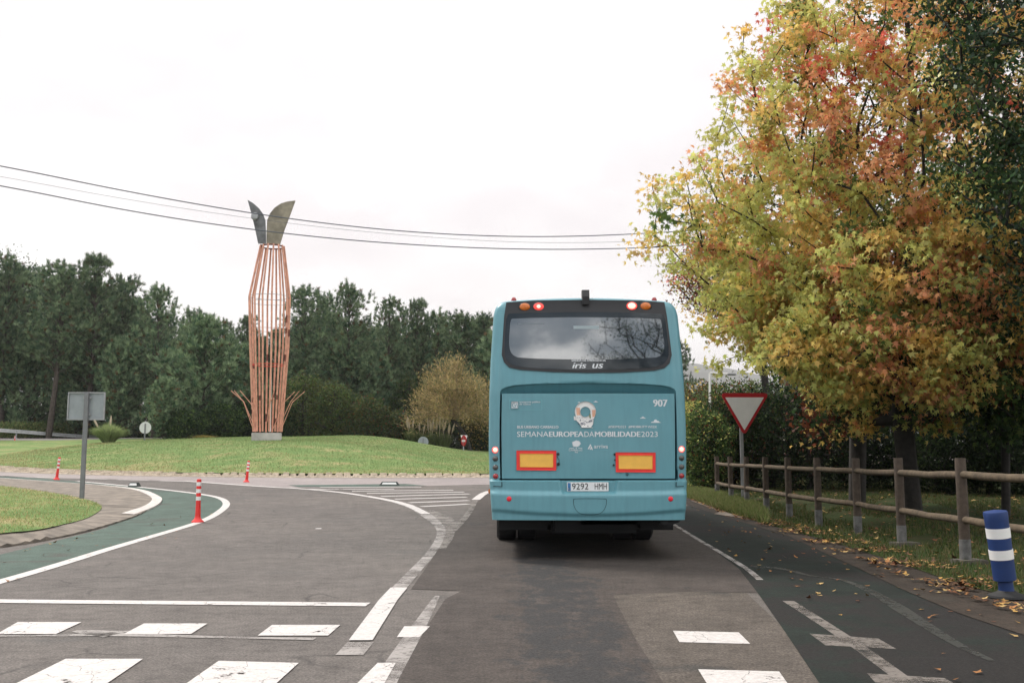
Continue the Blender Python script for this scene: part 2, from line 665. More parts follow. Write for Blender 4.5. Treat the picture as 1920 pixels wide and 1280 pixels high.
M['rail_wood'] = pmat('rail_wood', (0.098, 0.070, 0.043), 0.9, var=0.5, scale=9.0, bump=0.6, bscale=45)
M['sleeve'] = pmat('dirty_sleeve', (0.12, 0.115, 0.11), 0.7, var=0.5, scale=9)
M['footing'] = pmat('dirty_footing', (0.085, 0.075, 0.06), 0.95, var=0.4, scale=9)
M['galv'] = pmat('galvanised_steel', (0.32, 0.32, 0.33), 0.5, metal=0.3, var=0.15, scale=6)
M['post_grey'] = pmat('grey_post', (0.17, 0.17, 0.18), 0.5, var=0.15, scale=6)
M['sign_back'] = pmat('sign_back', (0.27, 0.29, 0.31), 0.55, var=0.1, scale=5)
M['sign_back_pale'] = pmat('pale_sign_back', (0.58, 0.58, 0.57), 0.55, var=0.1, scale=5)
M['sign_red'] = pmat('sign_red', (0.42, 0.010, 0.018), 0.45, var=0.08)
M['sign_white'] = pmat('sign_white', (0.78, 0.76, 0.74), 0.45, var=0.05)
M['red'] = pmat('red_plastic', (0.72, 0.03, 0.025), 0.45, var=0.12)
M['refl'] = pmat('reflective_white', (0.78, 0.76, 0.74), 0.4, var=0.06)
M['blue'] = pmat('blue_plastic', (0.006, 0.030, 0.13), 0.6, var=0.22)
M['black'] = pmat('black_rubber', (0.012, 0.012, 0.013), 0.7, var=0.2)
M['copper'] = pmat('copper_paint', (0.60, 0.29, 0.205), 0.5, var=0.3, scale=3.0)
M['rust'] = pmat('rust', (0.16, 0.045, 0.03), 0.8, var=0.4, scale=3)
M['brass_steel'] = pmat('weathered_fin_metal', (0.20, 0.175, 0.13), 0.42, metal=0.55, var=0.45, scale=1.6)
M['dark_steel'] = pmat('dark_fin_metal', (0.13, 0.13, 0.13), 0.4, metal=0.6, var=0.5, scale=1.6)
M['cable'] = pmat('cable', (0.09, 0.10, 0.12), 0.7)

# ================================================================== GROUND
def big_ground():
    a = np.concatenate([-np.geomspace(3000, 70, 26), np.arange(-66, 67, 3.0), np.geomspace(70, 3000, 26)])
    b = np.concatenate([-np.geomspace(600, 12, 10), np.arange(-9, 130, 1.5), np.geomspace(132, 5500, 36)])
    X, Y = np.meshgrid(a, b)
    Z = terr(X, Y) - 0.07
    # far hills that close the horizon
    Z = Z + 325 * np.exp(-((X - 560) / 900) ** 2 - ((Y - 3500) / 500) ** 2) + 90 * np.exp(-((X + 700) / 1000) ** 2 - ((Y - 3300) / 500) ** 2)
    n, k = len(b), len(a)
    idx = np.arange(n * k).reshape(n, k)
    Fc = np.stack([idx[:-1, :-1], idx[:-1, 1:], idx[1:, 1:], idx[1:, :-1]], -1).reshape(-1, 4)
    o = mesh('ground', np.stack([X, Y, Z], -1).reshape(-1, 3), Fc, M['forest_floor'], smooth=True)
    tag(o, kind='structure')


big_ground()


def st(o):
    tag(o, kind='structure')
    return o


# wide old asphalt of the junction
st(mesh('road', *drape([(-32, -6), (4.2, -6), (5.2, 14), (6.6, 30), (5, 40), (6, 52), (-14, 52), (-34, 62), (-60, 92), (-68, 92), (-60, 50), (-40, 20)], 1.0, gl(0.0)), M['asphalt'], smooth=True))
# darker resurfaced lane under the bus
LANE_TOP = 0
lane_px = [(912, 926), (890, 946), (858, 985), (838, 1006), (822, 1030), (800, 1062), (771, 1105), (865, 1109), (835, 1125), (795, 1185), (745, 1280), (690, 1400),
           (1290, 1400), (1242, 1280), (1192, 1200), (1160, 1140), (1150, 1116), (1290, 1110), (1430, 1112), (1395, 1066), (1330, 1016), (1262, 975), (1252, 960), (1270, 925)]
st(sheet('lane_overlay', lane_px, 0.004, M['lane'], 0.5))
st(sheet('asphalt_patch', [(1120, 1114), (1290, 1110), (1400, 1112), (1450, 1160), (1510, 1220), (1580, 1290), (1680, 1400), (1200, 1400), (1200, 1275), (1150, 1200)], 0.003, M['light_patch'], 0.4))
# circulating road of the roundabout, its pale grazing sheen put into the colour
MC, MR = np.array([-5.0, 66.0]), 26.2
th = np.linspace(R(196), R(352), 60)
ring_in = [(MC[0] + (MR - 0.3) * math.cos(t), MC[1] + (MR - 0.3) * math.sin(t)) for t in th]
ring_px = [(1100, 905), (915, 908), (700, 913), (520, 914), (480, 911), (345, 902), (200, 898), (0, 894), (-300, 885)]
ring = ring_in + [G(*p) for p in ring_px]
st(mesh('ring_road', *drape(ring, 1.0, gl(0.004)), M['ring'], smooth=True))
# green coated strip round the left island
green_px = [(-1500, 1470), (-700, 1260), (-260, 1155), (0, 1092), (100, 1062), (200, 1031), (300, 1003), (380, 977), (412, 958), (424, 944), (412, 934), (375, 926), (300, 917), (180, 905), (0, 891), (-200, 880), (-200, 900), (0, 905), (150, 925), (240, 950), (200, 990), (0, 1040), (-260, 1075), (-700, 1165), (-1500, 1340)]
st(sheet('green_lane_left', green_px, 0.004, M['green'], 0.6))
st(sheet('green_strip_far', [(540, 909.5), (760, 907), (800, 910.5), (700, 912.5), (560, 913)], 0.008, M['green'], 0.6))
# right hand green shoulder and soil path
dg = [(1250, 973), (1320, 1018), (1385, 1066), (1425, 1118), (1475, 1190), (1540, 1290), (1600, 1400), (2300, 1400), (2100, 1240), (1920, 1190), (1800, 1150), (1700, 1107), (1600, 1060), (1480, 1006), (1400, 980), (1290, 948)]
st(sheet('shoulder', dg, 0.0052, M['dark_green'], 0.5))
pth = [(1285, 945), (1400, 982), (1480, 1008), (1600, 1063), (1700, 1110), (1800, 1153), (1920, 1194), (2200, 1280), (2200, 1190), (1920, 1128), (1800, 1098), (1680, 1055), (1560, 1018), (1440, 985), (1345, 955), (1285, 930)]
st(sheet('footpath', pth, 0.010, M['path'], 0.5))
st(sheet('path_slab', [(1296, 941), (1345, 958), (1352, 953), (1300, 936)], 0.02, M['concrete'], 0.6))
st(sheet('path_slab', [(1338, 965), (1400, 974), (1405, 963), (1352, 960)], 0.02, M['concrete'], 0.6))
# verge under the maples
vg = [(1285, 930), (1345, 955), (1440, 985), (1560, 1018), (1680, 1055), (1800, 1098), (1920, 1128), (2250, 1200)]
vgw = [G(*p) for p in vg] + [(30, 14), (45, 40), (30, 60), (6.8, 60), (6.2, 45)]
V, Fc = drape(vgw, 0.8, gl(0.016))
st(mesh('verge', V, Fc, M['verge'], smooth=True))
# narrow pale gutter line along the green shoulder
mb = MB()
ribbon(mb, GP([(1248, 973), (1300, 1008), (1350, 1036), (1402, 1068), (1425, 1088)]), 0.07, 0.018)
st(mb.build('gutter_line', M['faded']))
mb = MB()
ribbon(mb, GP([(1400, 1062), (1470, 1066), (1520, 1082), (1580, 1087), (1640, 1112), (1700, 1150), (1790, 1210), (1860, 1240)], it=3), [0.05, 0.12, 0.05, 0.08, 0.14, 0.08, 0.04], 0.018)
st(mb.build('repair_seam', M['seam']))

# ------------------------------------------------------------------ markings
mb = MB()
ribbon(mb, GP([(-1500, 1475), (-700, 1265), (-240, 1160), (0, 1091), (100, 1062), (200, 1031), (300, 1003), (380, 978), (412, 960), (428, 945), (414, 933), (375, 926), (300, 917), (180, 905), (145, 902)]), 0.17, 0.012)
ribbon(mb, GP([(345, 901.5), (480, 911.3), (560, 916)]), 0.2, 0.012)
for a, b in (((68, 894.5), (103, 896)), ((160, 897), (202, 898)), ((220, 899), (278, 900)), ((300, 901), (348, 902))):
    ribbon(mb, [G(*a), G(*b)], 0.18, 0.012)
st(mb.build('edge_line', M['white']))
mb = MB()
ribbon(mb, GP([(520, 913), (629, 921.5), (712, 934), (765, 947), (794, 962), (820, 981), (829, 997), (822, 1018), (804, 1043), (787, 1061), (752, 1100), (728, 1125)]), [0.2, 0.22, 0.28, 0.24, 0.13, 0.13, 0.16], 0.016)
st(mb.build('centre_line_far', M['faded']))
mb = MB()
ribbon(mb, GP([(540, 914.5), (629, 921.5), (712, 934), (765, 947), (798, 964)]), 0.2, 0.020)
st(mb.build('curved_line', M['white']))
mb = MB()
ribbon(mb, GP([(748, 1104), (728, 1127), (676, 1204)], it=0), 0.165, 0.020)
st(mb.build('centre_line_near', M['white']))
mb = MB()
ribbon(mb, GP([(676, 1206), (655, 1232)], it=0), 0.18, 0.012)
st(mb.build('centre_line_faded', M['faded']))
mb = MB()
for a, b in (((573, 917), (739, 917)), ((660, 920.5), (850, 919)), ((688, 925), (870, 922.5)), ((715, 930.5), (880, 926)), ((741, 936), (875, 932)), ((767, 943), (879, 938.5)), ((790, 950.5), (879, 946)),
             ((600, 913.5), (790, 913))):
    ribbon(mb, [G(*a), G(*b)], 0.24, 0.012)
ribbon(mb, GP([(918, 921), (905, 926), (892, 937)]), 0.22, 0.016)
st(mb.build('hatch_marking', M['white']))
mb = MB()
ribbon(mb, GP([(798, 957), (835, 975), (852, 988)]), [0.3, 0.45, 0.1], 0.014)
ribbon(mb, GP([(892, 937), (880, 962), (850, 996), (834, 1008)]), 0.13, 0.0145)
ribbon(mb, GP([(835, 985), (845, 1000), (822, 1030)]), 0.2, 0.011)
st(mb.build('hatch_smear', M['faded2']))
mb = MB()
ribbon(mb, [G(-200, 1124), G(0, 1127.5), G(690, 1135)], 0.21, 0.012)
st(mb.build('stop_line', M['white']))


def quads(name, qs, off, mat):
    off = 0.0045 + (off - 0.008) * 0.35
    mb = MB()
    for q in qs:
        p = [G(*c) for c in q]
        V, Fc = drape(p, 0.4, gl(off))
        mb.add(V, Fc.tolist())
    st(mb.build(name, mat))


quads('crossing_mark', [[(33, 1168), (153, 1169), (105, 1190), (-6, 1190)], [(270, 1171), (389, 1171.5), (358, 1191), (232, 1190.5)], [(510, 1172.5), (638, 1174), (615, 1195), (483, 1193)],
                        [(758, 1176), (806, 1176), (786, 1198), (744, 1197)], [(1262, 1184), (1385, 1188), (1407, 1210), (1274, 1206)], [(-200, 1167), (-85, 1168), (-130, 1189), (-260, 1189)]], 0.014, M['white'])
quads('crossing_mark_worn', [[(1518, 1192), (1647, 1199), (1681, 1221), (1548, 1214)], [(1626, 1268), (1771, 1276), (1830, 1310), (1660, 1302)]], 0.018, M['faded2'])
quads('crossing_bar', [[(123, 1238), (268, 1239), (150, 1318), (-40, 1318)], [(410, 1242), (560, 1244), (480, 1322), (300, 1322)], [(708, 1247), (742, 1247), (698, 1325), (630, 1325)],
                       [(1309, 1256), (1461, 1261), (1505, 1325), (1350, 1325)], [(-165, 1237), (-30, 1238), (-220, 1318), (-380, 1318)]], 0.014, M['white'])
mb = MB()
ribbon(mb, GP([(-50, 1193), (100, 1195), (215, 1192), (400, 1196), (590, 1200)]), [0.1, 0.06, 0.14, 0.06, 0.1], 0.012)
ribbon(mb, GP([(140, 1184), (220, 1190)]), [0.05, 0.3], 0.012)
ribbon(mb, GP([(820, 1118), (795, 1160), (760, 1215), (715, 1290)]), [0.04, 0.12, 0.16], 0.010)
st(mb.build('paint_smear', M['faded']))
mb = MB()
ribbon(mb, GP([(1478, 1128), (1585, 1197), (1675, 1264), (1770, 1335)]), 0.10, 0.014)
st(mb.build('right_edge_line', M['faded2']))
# a scrap of white on the asphalt
quads('paint_scrap', [[(592, 991), (603, 991), (602, 993), (591, 993)]], 0.012, M['white'])

# ------------------------------------------------------------------ left island: kerb, concrete apron, grass
outer = [(-1500, 1330), (-700, 1160), (-200, 1058), (0, 1028), (60, 1020), (150, 1003), (215, 983), (262, 967), (285, 952), (299, 938), (290, 930), (262, 919), (200, 911), (100, 904), (0, 897), (-200, 885), (-700, 868)]
ow_ = smooth_poly([G(*p) for p in outer], 2, closed=False)
inner_px = [(-1500, 1280), (-700, 1120), (-200, 1030), (0, 1004), (60, 997), (110, 987), (160, 968), (192, 950), (190, 941), (150, 928), (60, 914), (0, 907), (-200, 893), (-650, 875)]


def isl_z(x, y, base):
    return terr(x, y) + base


V, Fc = drape([tuple(p) for p in ow_], 0.5, gl(0.06))
# fall of the concrete from the crest (0.15) to the kerb line (0.06)
inner_w = smooth_poly([G(*p, 0.13) for p in inner_px], 2, closed=False)
ib = np.array(resample(inner_w, 0.4, closed=False))
ob = np.array(resample(ow_, 0.4, closed=False))


def dist_to(P, Q):
    out = np.empty(len(P))
    for i in range(0, len(P), 2000):
        out[i:i + 2000] = np.sqrt(((P[i:i + 2000, None, :] - Q[None]) ** 2).sum(-1)).min(1)
    return out


def isl(x, y):
    P = np.stack([x, y], 1)
    do = dist_to(P, ob)
    z = 0.03 + 0.12 * sm(0.0, 0.45, do) * (1 - 0.72 * sm(15, 20, y))
    return np.stack([x, y, terr(x, y) + z], 1)


V, Fc = drape([tuple(p) for p in ow_], 0.22, isl)
nb = len(resample([tuple(p) for p in ow_], 0.22))
mbi = MB().add(V, Fc.tolist())
low = V[:nb].copy()
low[:, 2] = terr(low[:, 0], low[:, 1]) - 0.05
mbi.add(np.concatenate([V[:nb], low]), [[i, nb + i, nb + (i + 1) % nb, (i + 1) % nb] for i in range(nb)])
o = mbi.build('traffic_island', M['concrete'])
o.data.polygons.foreach_set('use_smooth', np.ones(len(o.data.polygons), bool))
st(o)
# pale painted kerb round the nose of the island
kp = smooth_poly([G(*p) for p in [(238, 968), (283, 952), (297, 939), (288, 931), (260, 920), (200, 912), (100, 905.5), (0, 898.5), (-200, 886)]], 2, closed=False)
a, b = strip_poly(kp, 0.24)
n = len(a)
c = a * .5 + b * .5
zz1 = isl(a[:, 0], a[:, 1])[:, 2] + .008
zz2 = isl(b[:, 0], b[:, 1])[:, 2] + .008
zz3 = isl(c[:, 0], c[:, 1])[:, 2] + .010
V = np.concatenate([np.column_stack([a, terr(a[:, 0], a[:, 1])]), np.column_stack([a, zz1]), np.column_stack([c, zz3]), np.column_stack([b, zz2]), np.column_stack([b, terr(b[:, 0], b[:, 1])])])
mb = MB().add(V, [[k * n + i, k * n + i + 1, (k + 1) * n + i + 1, (k + 1) * n + i] for k in range(4) for i in range(n - 1)])
st(mb.build('island_kerb', M['kerb_white']))


def isg(x, y):
    P = np.stack([x, y], 1)
    d = dist_to(P, ib)
    return np.stack([x, y, isl(x, y)[:, 2] + 0.012 + 0.07 * sm(0.0, 1.2, d)], 1)


V, Fc = drape([tuple(p) for p in inner_w], 0.3, isg)
st(mesh('island_lawn', V, Fc, M['lawn'], smooth=True))
ISL_V = [tuple(p) for p in inner_w]

# ------------------------------------------------------------------ roundabout mound


def mound(x, y):
    d = np.hypot(x - MC[0], y - MC[1])
    e = 1 - sm(0, 1, (d - (MR - 15)) / 15.0)
    e = e * 0.85 + 0.15 * (1 - sm(MR - 4, MR, d))
    H = 1.2 * (1 - sm(-12.5, -0.5, x)) * (1 - 0.28 * sm(-9, -17, x))
    return terr(x, y) + 0.10 + e * H


th = np.linspace(0, 2 * math.pi, 161)[:-1]
mp_ = [(MC[0] + MR * math.cos(t), MC[1] + MR * math.sin(t)) for t in th]
V, Fc = drape(mp_, 1.0, lambda x, y: np.stack([x, y, mound(x, y)], 1))
st(mesh('mound', V, Fc, M['lawn'], smooth=True))
# cobbled apron between mound and circulating road
rs = random.Random(5)
mb = MB()
cob_col = []
for row in range(4):
    r0 = MR + 0.06 + row * 0.42
    n = int(R(150) * r0 / 0.36)
    for i in range(n):
        t = R(198) + R(150) * i / n + rs.uniform(-.0015, .0015)
        x, y = MC[0] + r0 * math.cos(t), MC[1] + r0 * math.sin(t)
        h = 0.115 - row * 0.025 + rs.uniform(-.02, .03)
        if rs.random() < 0.06:
            continue
        z = float(terr(x, y))
        w, d = 0.125, 0.17
        ca, sa = math.cos(t + 0.35), math.sin(t + 0.35)
        c = [(-w, -d), (w, -d), (w, d), (-w, d)]
        q = [(x + a * -sa + b * ca, y + a * ca + b * sa) for a, b in c]
        mb.add([(*p, z - 0.02) for p in q] + [(p[0] * .85 + x * .15, p[1] * .85 + y * .15, z + h) for p in q], [[4, 5, 6, 7][::-1], [0, 1, 5, 4], [1, 2, 6, 5], [2, 3, 7, 6], [3, 0, 4, 7]])
M['cobble'] = pmat('pale_cobbles', (0.50, 0.42, 0.33), 0.9, var=0.35, scale=3.5)
o = tag(mb.build('cobble_apron', M['cobble']), kind='structure')
tb = np.linspace(R(196), R(350), 90)
bed = [(MC[0] + (MR - .1) * math.cos(t), MC[1] + (MR - .1) * math.sin(t)) for t in tb] + [(MC[0] + (MR + 1.75) * math.cos(t), MC[1] + (MR + 1.75) * math.sin(t)) for t in tb[::-1]]
M['bed'] = pmat('cobble_bed', (0.30, 0.25, 0.19), 0.95, var=0.4, scale=5)
st(mesh('cobble_bed', *drape(bed, 0.6, gl(0.012)), M['bed'], smooth=True))
# exit road behind the mound on the left
ex = [(-62, 92), (-44, 84), (-30, 86), (-14, 96), (-14, 100), (-32, 91), (-46, 90), (-70, 98)]
st(mesh('exit_road', *drape([(-75, 92), (-52, 79), (-36, 79), (-25, 87), (-10, 95), (10, 95), (20, 84), (26, 60), (34, 66), (26, 92), (12, 100), (-10, 100), (-26, 93), (-37, 84.5), (-50, 85), (-78, 98)], 1.2, gl(0.0)), M['ring'], smooth=True))

# grass between the mound and the exit road
th = np.linspace(R(203), R(97), 24)
gp_ = [(MC[0] + (MR - .2) * math.cos(t), MC[1] + (MR - .2) * math.sin(t)) for t in th] + [(-10, 94.5), (-25, 86.5), (-36, 78.5), (-52, 78), (-52, 66), (-40, 60)]
st(mesh('far_lawn', *drape(gp_, 1.2, gl(0.06)), M['lawn'], smooth=True))

# ================================================================== BUS
BY = 12.55


def B(px, py, Y=BY):
    p = at(px, py, Y)
    return (p[0], p[2])


BX = B(1103, 846)[0]                       # centre line
_k = [(567, 171), (586, 176), (673, 182), (739, 185), (800, 186.5), (846, 187), (905, 186), (933, 184), (972, 181.5), (990, 180)]
_kz = np.array([B(1100, p[0])[1] for p in _k])[::-1]
_kw = np.array([B(960 + p[1], p[0])[0] for p in _k])[::-1]
ZB, ZT = B(1100, 974)[1], B(1100, 560)[1]
Z_LINE = B(1100, 899)[1]


def halfw(z):
    return np.interp(z, _kz, _kw)


# arch of the recess above the engine cover
_ax = np.array([B(p, 720)[0] - BX for p in (938, 942, 950, 965, 1000, 1050, 1103, 1156, 1206, 1241, 1256, 1264, 1268)])
_az = np.array([B(1100, p)[1] for p in (735, 729, 725, 722, 719.5, 718, 717.5, 718, 719.5, 722, 725, 729, 735)])
PX0, PX1 = B(940, 800)[0] - BX, B(1267, 800)[0] - BX


def setback(xl, z, recess=True):
    """distance forward (+Y) of the rear skin from the plane BY; xl = offset from the centre line"""
    xl, z = np.broadcast_arrays(np.asarray(xl, float), np.asarray(z, float))
    w = halfw(z)
    s = 0.045 * (xl / w) ** 2 + 0.03 * sm(0.86, 1.0, np.abs(xl) / w)
    s = s + 0.16 * np.clip((z - 2.05) / 1.2, 0, 1) ** 1.3
    # bumper stands proud with a soft shelf
    s = s - 0.06 * sm(Z_LINE + 0.005, Z_LINE - 0.02, z)
    zsh = B(1100, 925)[1] + 0.02 * (xl / 1.2) ** 4
    s = s - 0.045 * sm(zsh + 0.03, zsh - 0.02, z)
    # lower lip tuck
    zl = B(1100, 966)[1] + 0.06 * (np.abs(xl) / 1.2) ** 2
    s = s + 0.03 * sm(zl + 0.03, zl - 0.01, z)
    # plate recess
    pw = 0.335 + 0.03 * (z - 0.85) / 0.15
    zp = B(1100, 924)[1]
    s = s + 0.065 * sm(pw + 0.012, pw - 0.03, np.abs(xl)) * sm(zp - 0.01, zp + 0.02, z) * sm(Z_LINE + 0.01, Z_LINE, z)
    # recess behind the engine cover
    arch = np.interp(xl, _ax, _az, left=-9, right=-9)
    ins = sm(-0.004, 0.012, arch - z) * sm(Z_LINE - 0.01, Z_LINE + 0.006, z)
    if not recess:
        ins = ins * 0
    s = s + ins * (0.03 + np.clip((arch - z) / 0.13, 0, 1) * 0.13)
    return s


def bus_shell():
    zs = np.concatenate([np.linspace(ZB, Z_LINE - .03, 26), np.linspace(Z_LINE - .028, Z_LINE + .02, 12), np.linspace(Z_LINE + .04, 1.98, 34), np.linspace(2.0, 2.2, 40), np.linspace(2.22, ZT - 0.11, 40)])
    ang = np.linspace(0.12, 1.0, 9) * math.pi / 2
    rr = 0.11
    rows = [(z, 0.0) for z in zs] + [(ZT - rr + rr * math.sin(a), rr * (1 - math.cos(a))) for a in ang]
    NR = 190
    rc = 0.10
    Ln = 11.2
    V = []
    for z, ins in rows:
        w = float(halfw(z)) - ins
        pts = []
        for y in (Ln, Ln * .66, Ln * .33, 1.2, rc + 0.05):
            pts.append((-w, y + float(setback(w - rc, z, False))))
        for a in np.linspace(0, math.pi / 2, 10):
            x = -(w - rc) - rc * math.cos(a)
            pts.append((x, float(setback(w - rc, z, False)) + rc * (1 - math.sin(a)) * 0.8))
        xs = np.linspace(-(w - rc), w - rc, NR)[1:-1]
        sb = setback(xs, z)
        left = pts
        right = [(-x, y) for x, y in pts[::-1]]
        allp = left + list(zip(xs, sb)) + right
        for x, y in allp:
            cz = 0.05 * (1 - (x / 1.2) ** 2) * float(sm(ZT - 0.3, ZT, z)) if y < 2 else 0.05 * float(sm(ZT - 0.3, ZT, z)) * (1 - (x / 1.2) ** 2)
            V.append((BX + x, BY + y + ins, z + cz))
    n = len(V) // len(rows)
    Fc = []
    for i in range(len(rows) - 1):
        for k in range(n - 1):
            Fc.append([i * n + k, i * n + k + 1, (i + 1) * n + k + 1, (i + 1) * n + k])
    # roof strips left-right
    t = (len(rows) - 1) * n
    for k in range(14):
        Fc.append([t + k, t + n - 1 - k, t + n - 2 - k, t + k + 1][::-1])
    Fc.append([t + 14 + i for i in range(n - 28)])
    # front wall
    Fc.append([i * n for i in range(len(rows))] + [i * n + n - 1 for i in range(len(rows) - 1, -1, -1)])
    # floor
    Fc.append(list(range(n)))
    return V, Fc


def skin(poly, sp, off, skirt=0.012, px=True, recess=False):
    """poly (pixels) draped on the rear skin, standing off by off; returns V,F with a skirt"""
    if px:
        poly = [(B(*p)[0] - BX, B(*p)[1]) for p in poly]
    fn = lambda x, z: np.stack([x + BX, BY + setback(x, z, recess) - off, z], 1)
    V, Fc = drape(poly, sp, fn)
    nb = len(resample(poly, sp))
    Fl = [list(f) for f in Fc]
    if skirt:
        Vs = V[:nb].copy()
        Vs[:, 1] += skirt + off
        n = len(V)
        V = np.concatenate([V, Vs])
        Fl += [[i, (i + 1) % nb, n + (i + 1) % nb, n + i] for i in range(nb)]
    return V, Fl


def rrect(x0, y0, x1, y1, r, n=5):
    out = []
    for cx, cy, a0 in ((x1 - r, y0 + r, -90), (x1 - r, y1 - r, 0), (x0 + r, y1 - r, 90), (x0 + r, y0 + r, 180)):
        for i in range(n + 1):
            a = R(a0 + 90 * i / n)
            out.append((cx + r * math.cos(a), cy + r * math.sin(a)))
    return out


def circ(cx, cy, r, ry=None, n=24):
    ry = ry or r
    return [(cx + r * math.cos(2 * math.pi * i / n), cy + ry * math.sin(2 * math.pi * i / n)) for i in range(n)]


M['teal'] = pmat('teal_bus_paint', (0.118, 0.295, 0.345), 0.42, var=0.05, scale=1.5, coat=0.15, bump=0.03, bscale=3)
# road dirt on the paint
_t = M['teal'].node_tree
_b = _t.nodes['Principled BSDF']
_src = _b.inputs['Base Color'].links[0].from_socket
_co = N(_t, 'ShaderNodeTexCoord')
_mp = N(_t, 'ShaderNodeMapping')
_mp.inputs['Scale'].default_value = (9, 1, 1.2)
L(_t, _co.outputs['Object'], _mp.inputs[0])
_n = N(_t, 'ShaderNodeTexNoise', i_Scale=2.0, i_Detail=6.0)
L(_t, _mp.outputs[0], _n.inputs['Vector'])
L(_t, mixc(_t, ramp(_t, _n.outputs['Fac'], [(0.45, (0,) * 3), (0.75, (0.32,) * 3)]), _src, (0.085, 0.20, 0.23)), _b.inputs['Base Color'])
M['teal_gap'] = pmat('teal_gap', (0.010, 0.035, 0.042), 0.7)
M['bus_black'] = pmat('black_trim', (0.018, 0.017, 0.019), 0.42, var=0.1)
M['bus_glass'] = pmat('tinted_glass', (0.012, 0.016, 0.02), 0.03, var=0.05, ior=3.2)
M['bus_glass_band'] = pmat('glass_band', (0.014, 0.020, 0.026), 0.06, var=0.05, ior=1.6)
M['bus_white'] = pmat('white_vinyl', (0.66, 0.68, 0.70), 0.5, var=0.04)
M['under'] = pmat('underbody', (0.010, 0.010, 0.011), 0.8)
M['amber'] = pmat('amber_lens', (0.62, 0.16, 0.02), 0.25, var=0.2, scale=30, coat=0.5)
M['red_lens'] = pmat('red_lens', (0.30, 0.012, 0.015), 0.25, var=0.2, scale=30, coat=0.5)
M['red_refl'] = pmat('red_reflector', (0.75, 0.02, 0.04), 0.25, var=0.1, scale=30)
M['grey_lens'] = pmat('smoked_lens', (0.07, 0.062, 0.055), 0.3, var=0.25, scale=30, coat=0.4)
M['lit_red'] = pmat('lit_brake_lens', (0.8, 0.10, 0.08), 0.3, emit=(1.0, 0.05, 0.04), estr=1.0)
M['lit_core'] = pmat('lit_brake_core', (0.9, 0.5, 0.4), 0.3, emit=(1.0, 0.50, 0.40), estr=1.1)
M['lit_red_dim'] = pmat('half_lit_brake_lens', (0.75, 0.06, 0.05), 0.3, emit=(1.0, 0.10, 0.08), estr=0.5)
M['plate'] = pmat('plate_white', (0.72, 0.72, 0.72), 0.4, var=0.03)
M['plate_blue'] = pmat('plate_blue', (0.05, 0.18, 0.40), 0.4)
M['mark_red'] = pmat('marker_red', (0.85, 0.045, 0.035), 0.45, var=0.08, scale=8)
M['mark_yellow'] = pmat('marker_yellow', (0.85, 0.47, 0.08), 0.45, var=0.07, scale=8)
M['ink'] = pmat('black_ink', (0.012, 0.012, 0.012), 0.5)
M['peach'] = pmat('peach_vinyl', (0.72, 0.40, 0.28), 0.5)
M['pale_vinyl'] = pmat('pale_teal_vinyl', (0.16, 0.42, 0.48), 0.5)
M['navy'] = pmat('navy_vinyl', (0.03, 0.05, 0.12), 0.5)
M['olive'] = pmat('olive_vinyl', (0.30, 0.33, 0.20), 0.5)

bus = thing('bus', (BX, BY, 0), 'teal city bus seen from behind with lit brake lights and lane-week lettering on its rear', 'bus')
V, Fc = bus_shell()
body = mesh('body', V, Fc, M['teal'], bus, smooth=True)
body.data.set_sharp_from_angle(angle=R(50))


def part(name, px_poly, sp, off, mat, parent=bus, skirt=0.012, label=None, px=True, smooth=False, recess=False):
    V, Fl = skin(px_poly, sp, off, skirt, px, recess)
    o = mesh(name, V, Fl, mat, parent)
    if smooth:
        o.data.polygons.foreach_set('use_smooth', np.ones(len(o.data.polygons), bool))
        o.data.set_sharp_from_angle(angle=R(40))
    if label:
        o['label'] = label
    return o


# black window surround and lamp panel
sur = [(949, 562.5), (1000, 559.5), (1103, 558.5), (1206, 559.5), (1250, 562.5), (1254, 590), (1259, 640), (1261.5, 664), (1257, 680), (1247, 689), (1228, 694), (1160, 698), (1103, 698.5), (1040, 697), (975, 692.5),
       (955, 688), (945, 678), (940.5, 664), (942, 640), (945, 590)]
surround = part('window_surround', sur, 0.06, 0.012, M['bus_black'], smooth=True)
band = [(950, 587), (960, 583.5), (1103, 582), (1240, 584), (1249, 588), (1253, 620), (1256.5, 660), (1252, 675), (1240, 685), (1210, 690), (1103, 694), (1000, 690), (963, 685), (950, 676), (945.5, 662), (947, 620)]
win = part('rear_window', smooth_poly(band, 1), 0.06, 0.018, M['bus_glass_band'], smooth=True)
gl_in = [(957, 597), (962, 594), (1103, 592), (1238, 594.5), (1243, 598), (1246, 630), (1248, 650), (1243, 664), (1228, 671), (1103, 674), (975, 671), (960, 664), (954.5, 650), (955, 625)]
pane = part('pane', smooth_poly(gl_in, 1), 0.06, 0.0215, M['bus_glass'], parent=win, smooth=True)
# engine cover inside the recess
SB0 = 0.085
cov = [(941, 737), (1266, 737), (1267, 800), (1267, 897), (941, 897), (940, 800)]
gap = part('cover_gap', [(938.8, 738.5), (1267.8, 738.5), (1269.5, 800), (1269.5, 899.4), (938, 899.4), (937.5, 800)], 0.03, 0.006, M['teal_gap'], recess=True)
cover = part('engine_cover', cov, 0.05, -0.02, M['teal'], skirt=0.13, smooth=True)
CO = -0.02


def cpart(name, poly, off, mat, parent=cover, **k):
    return part(name, poly, 0.08, CO + off, mat, parent, skirt=max(off, 0.002), **k)


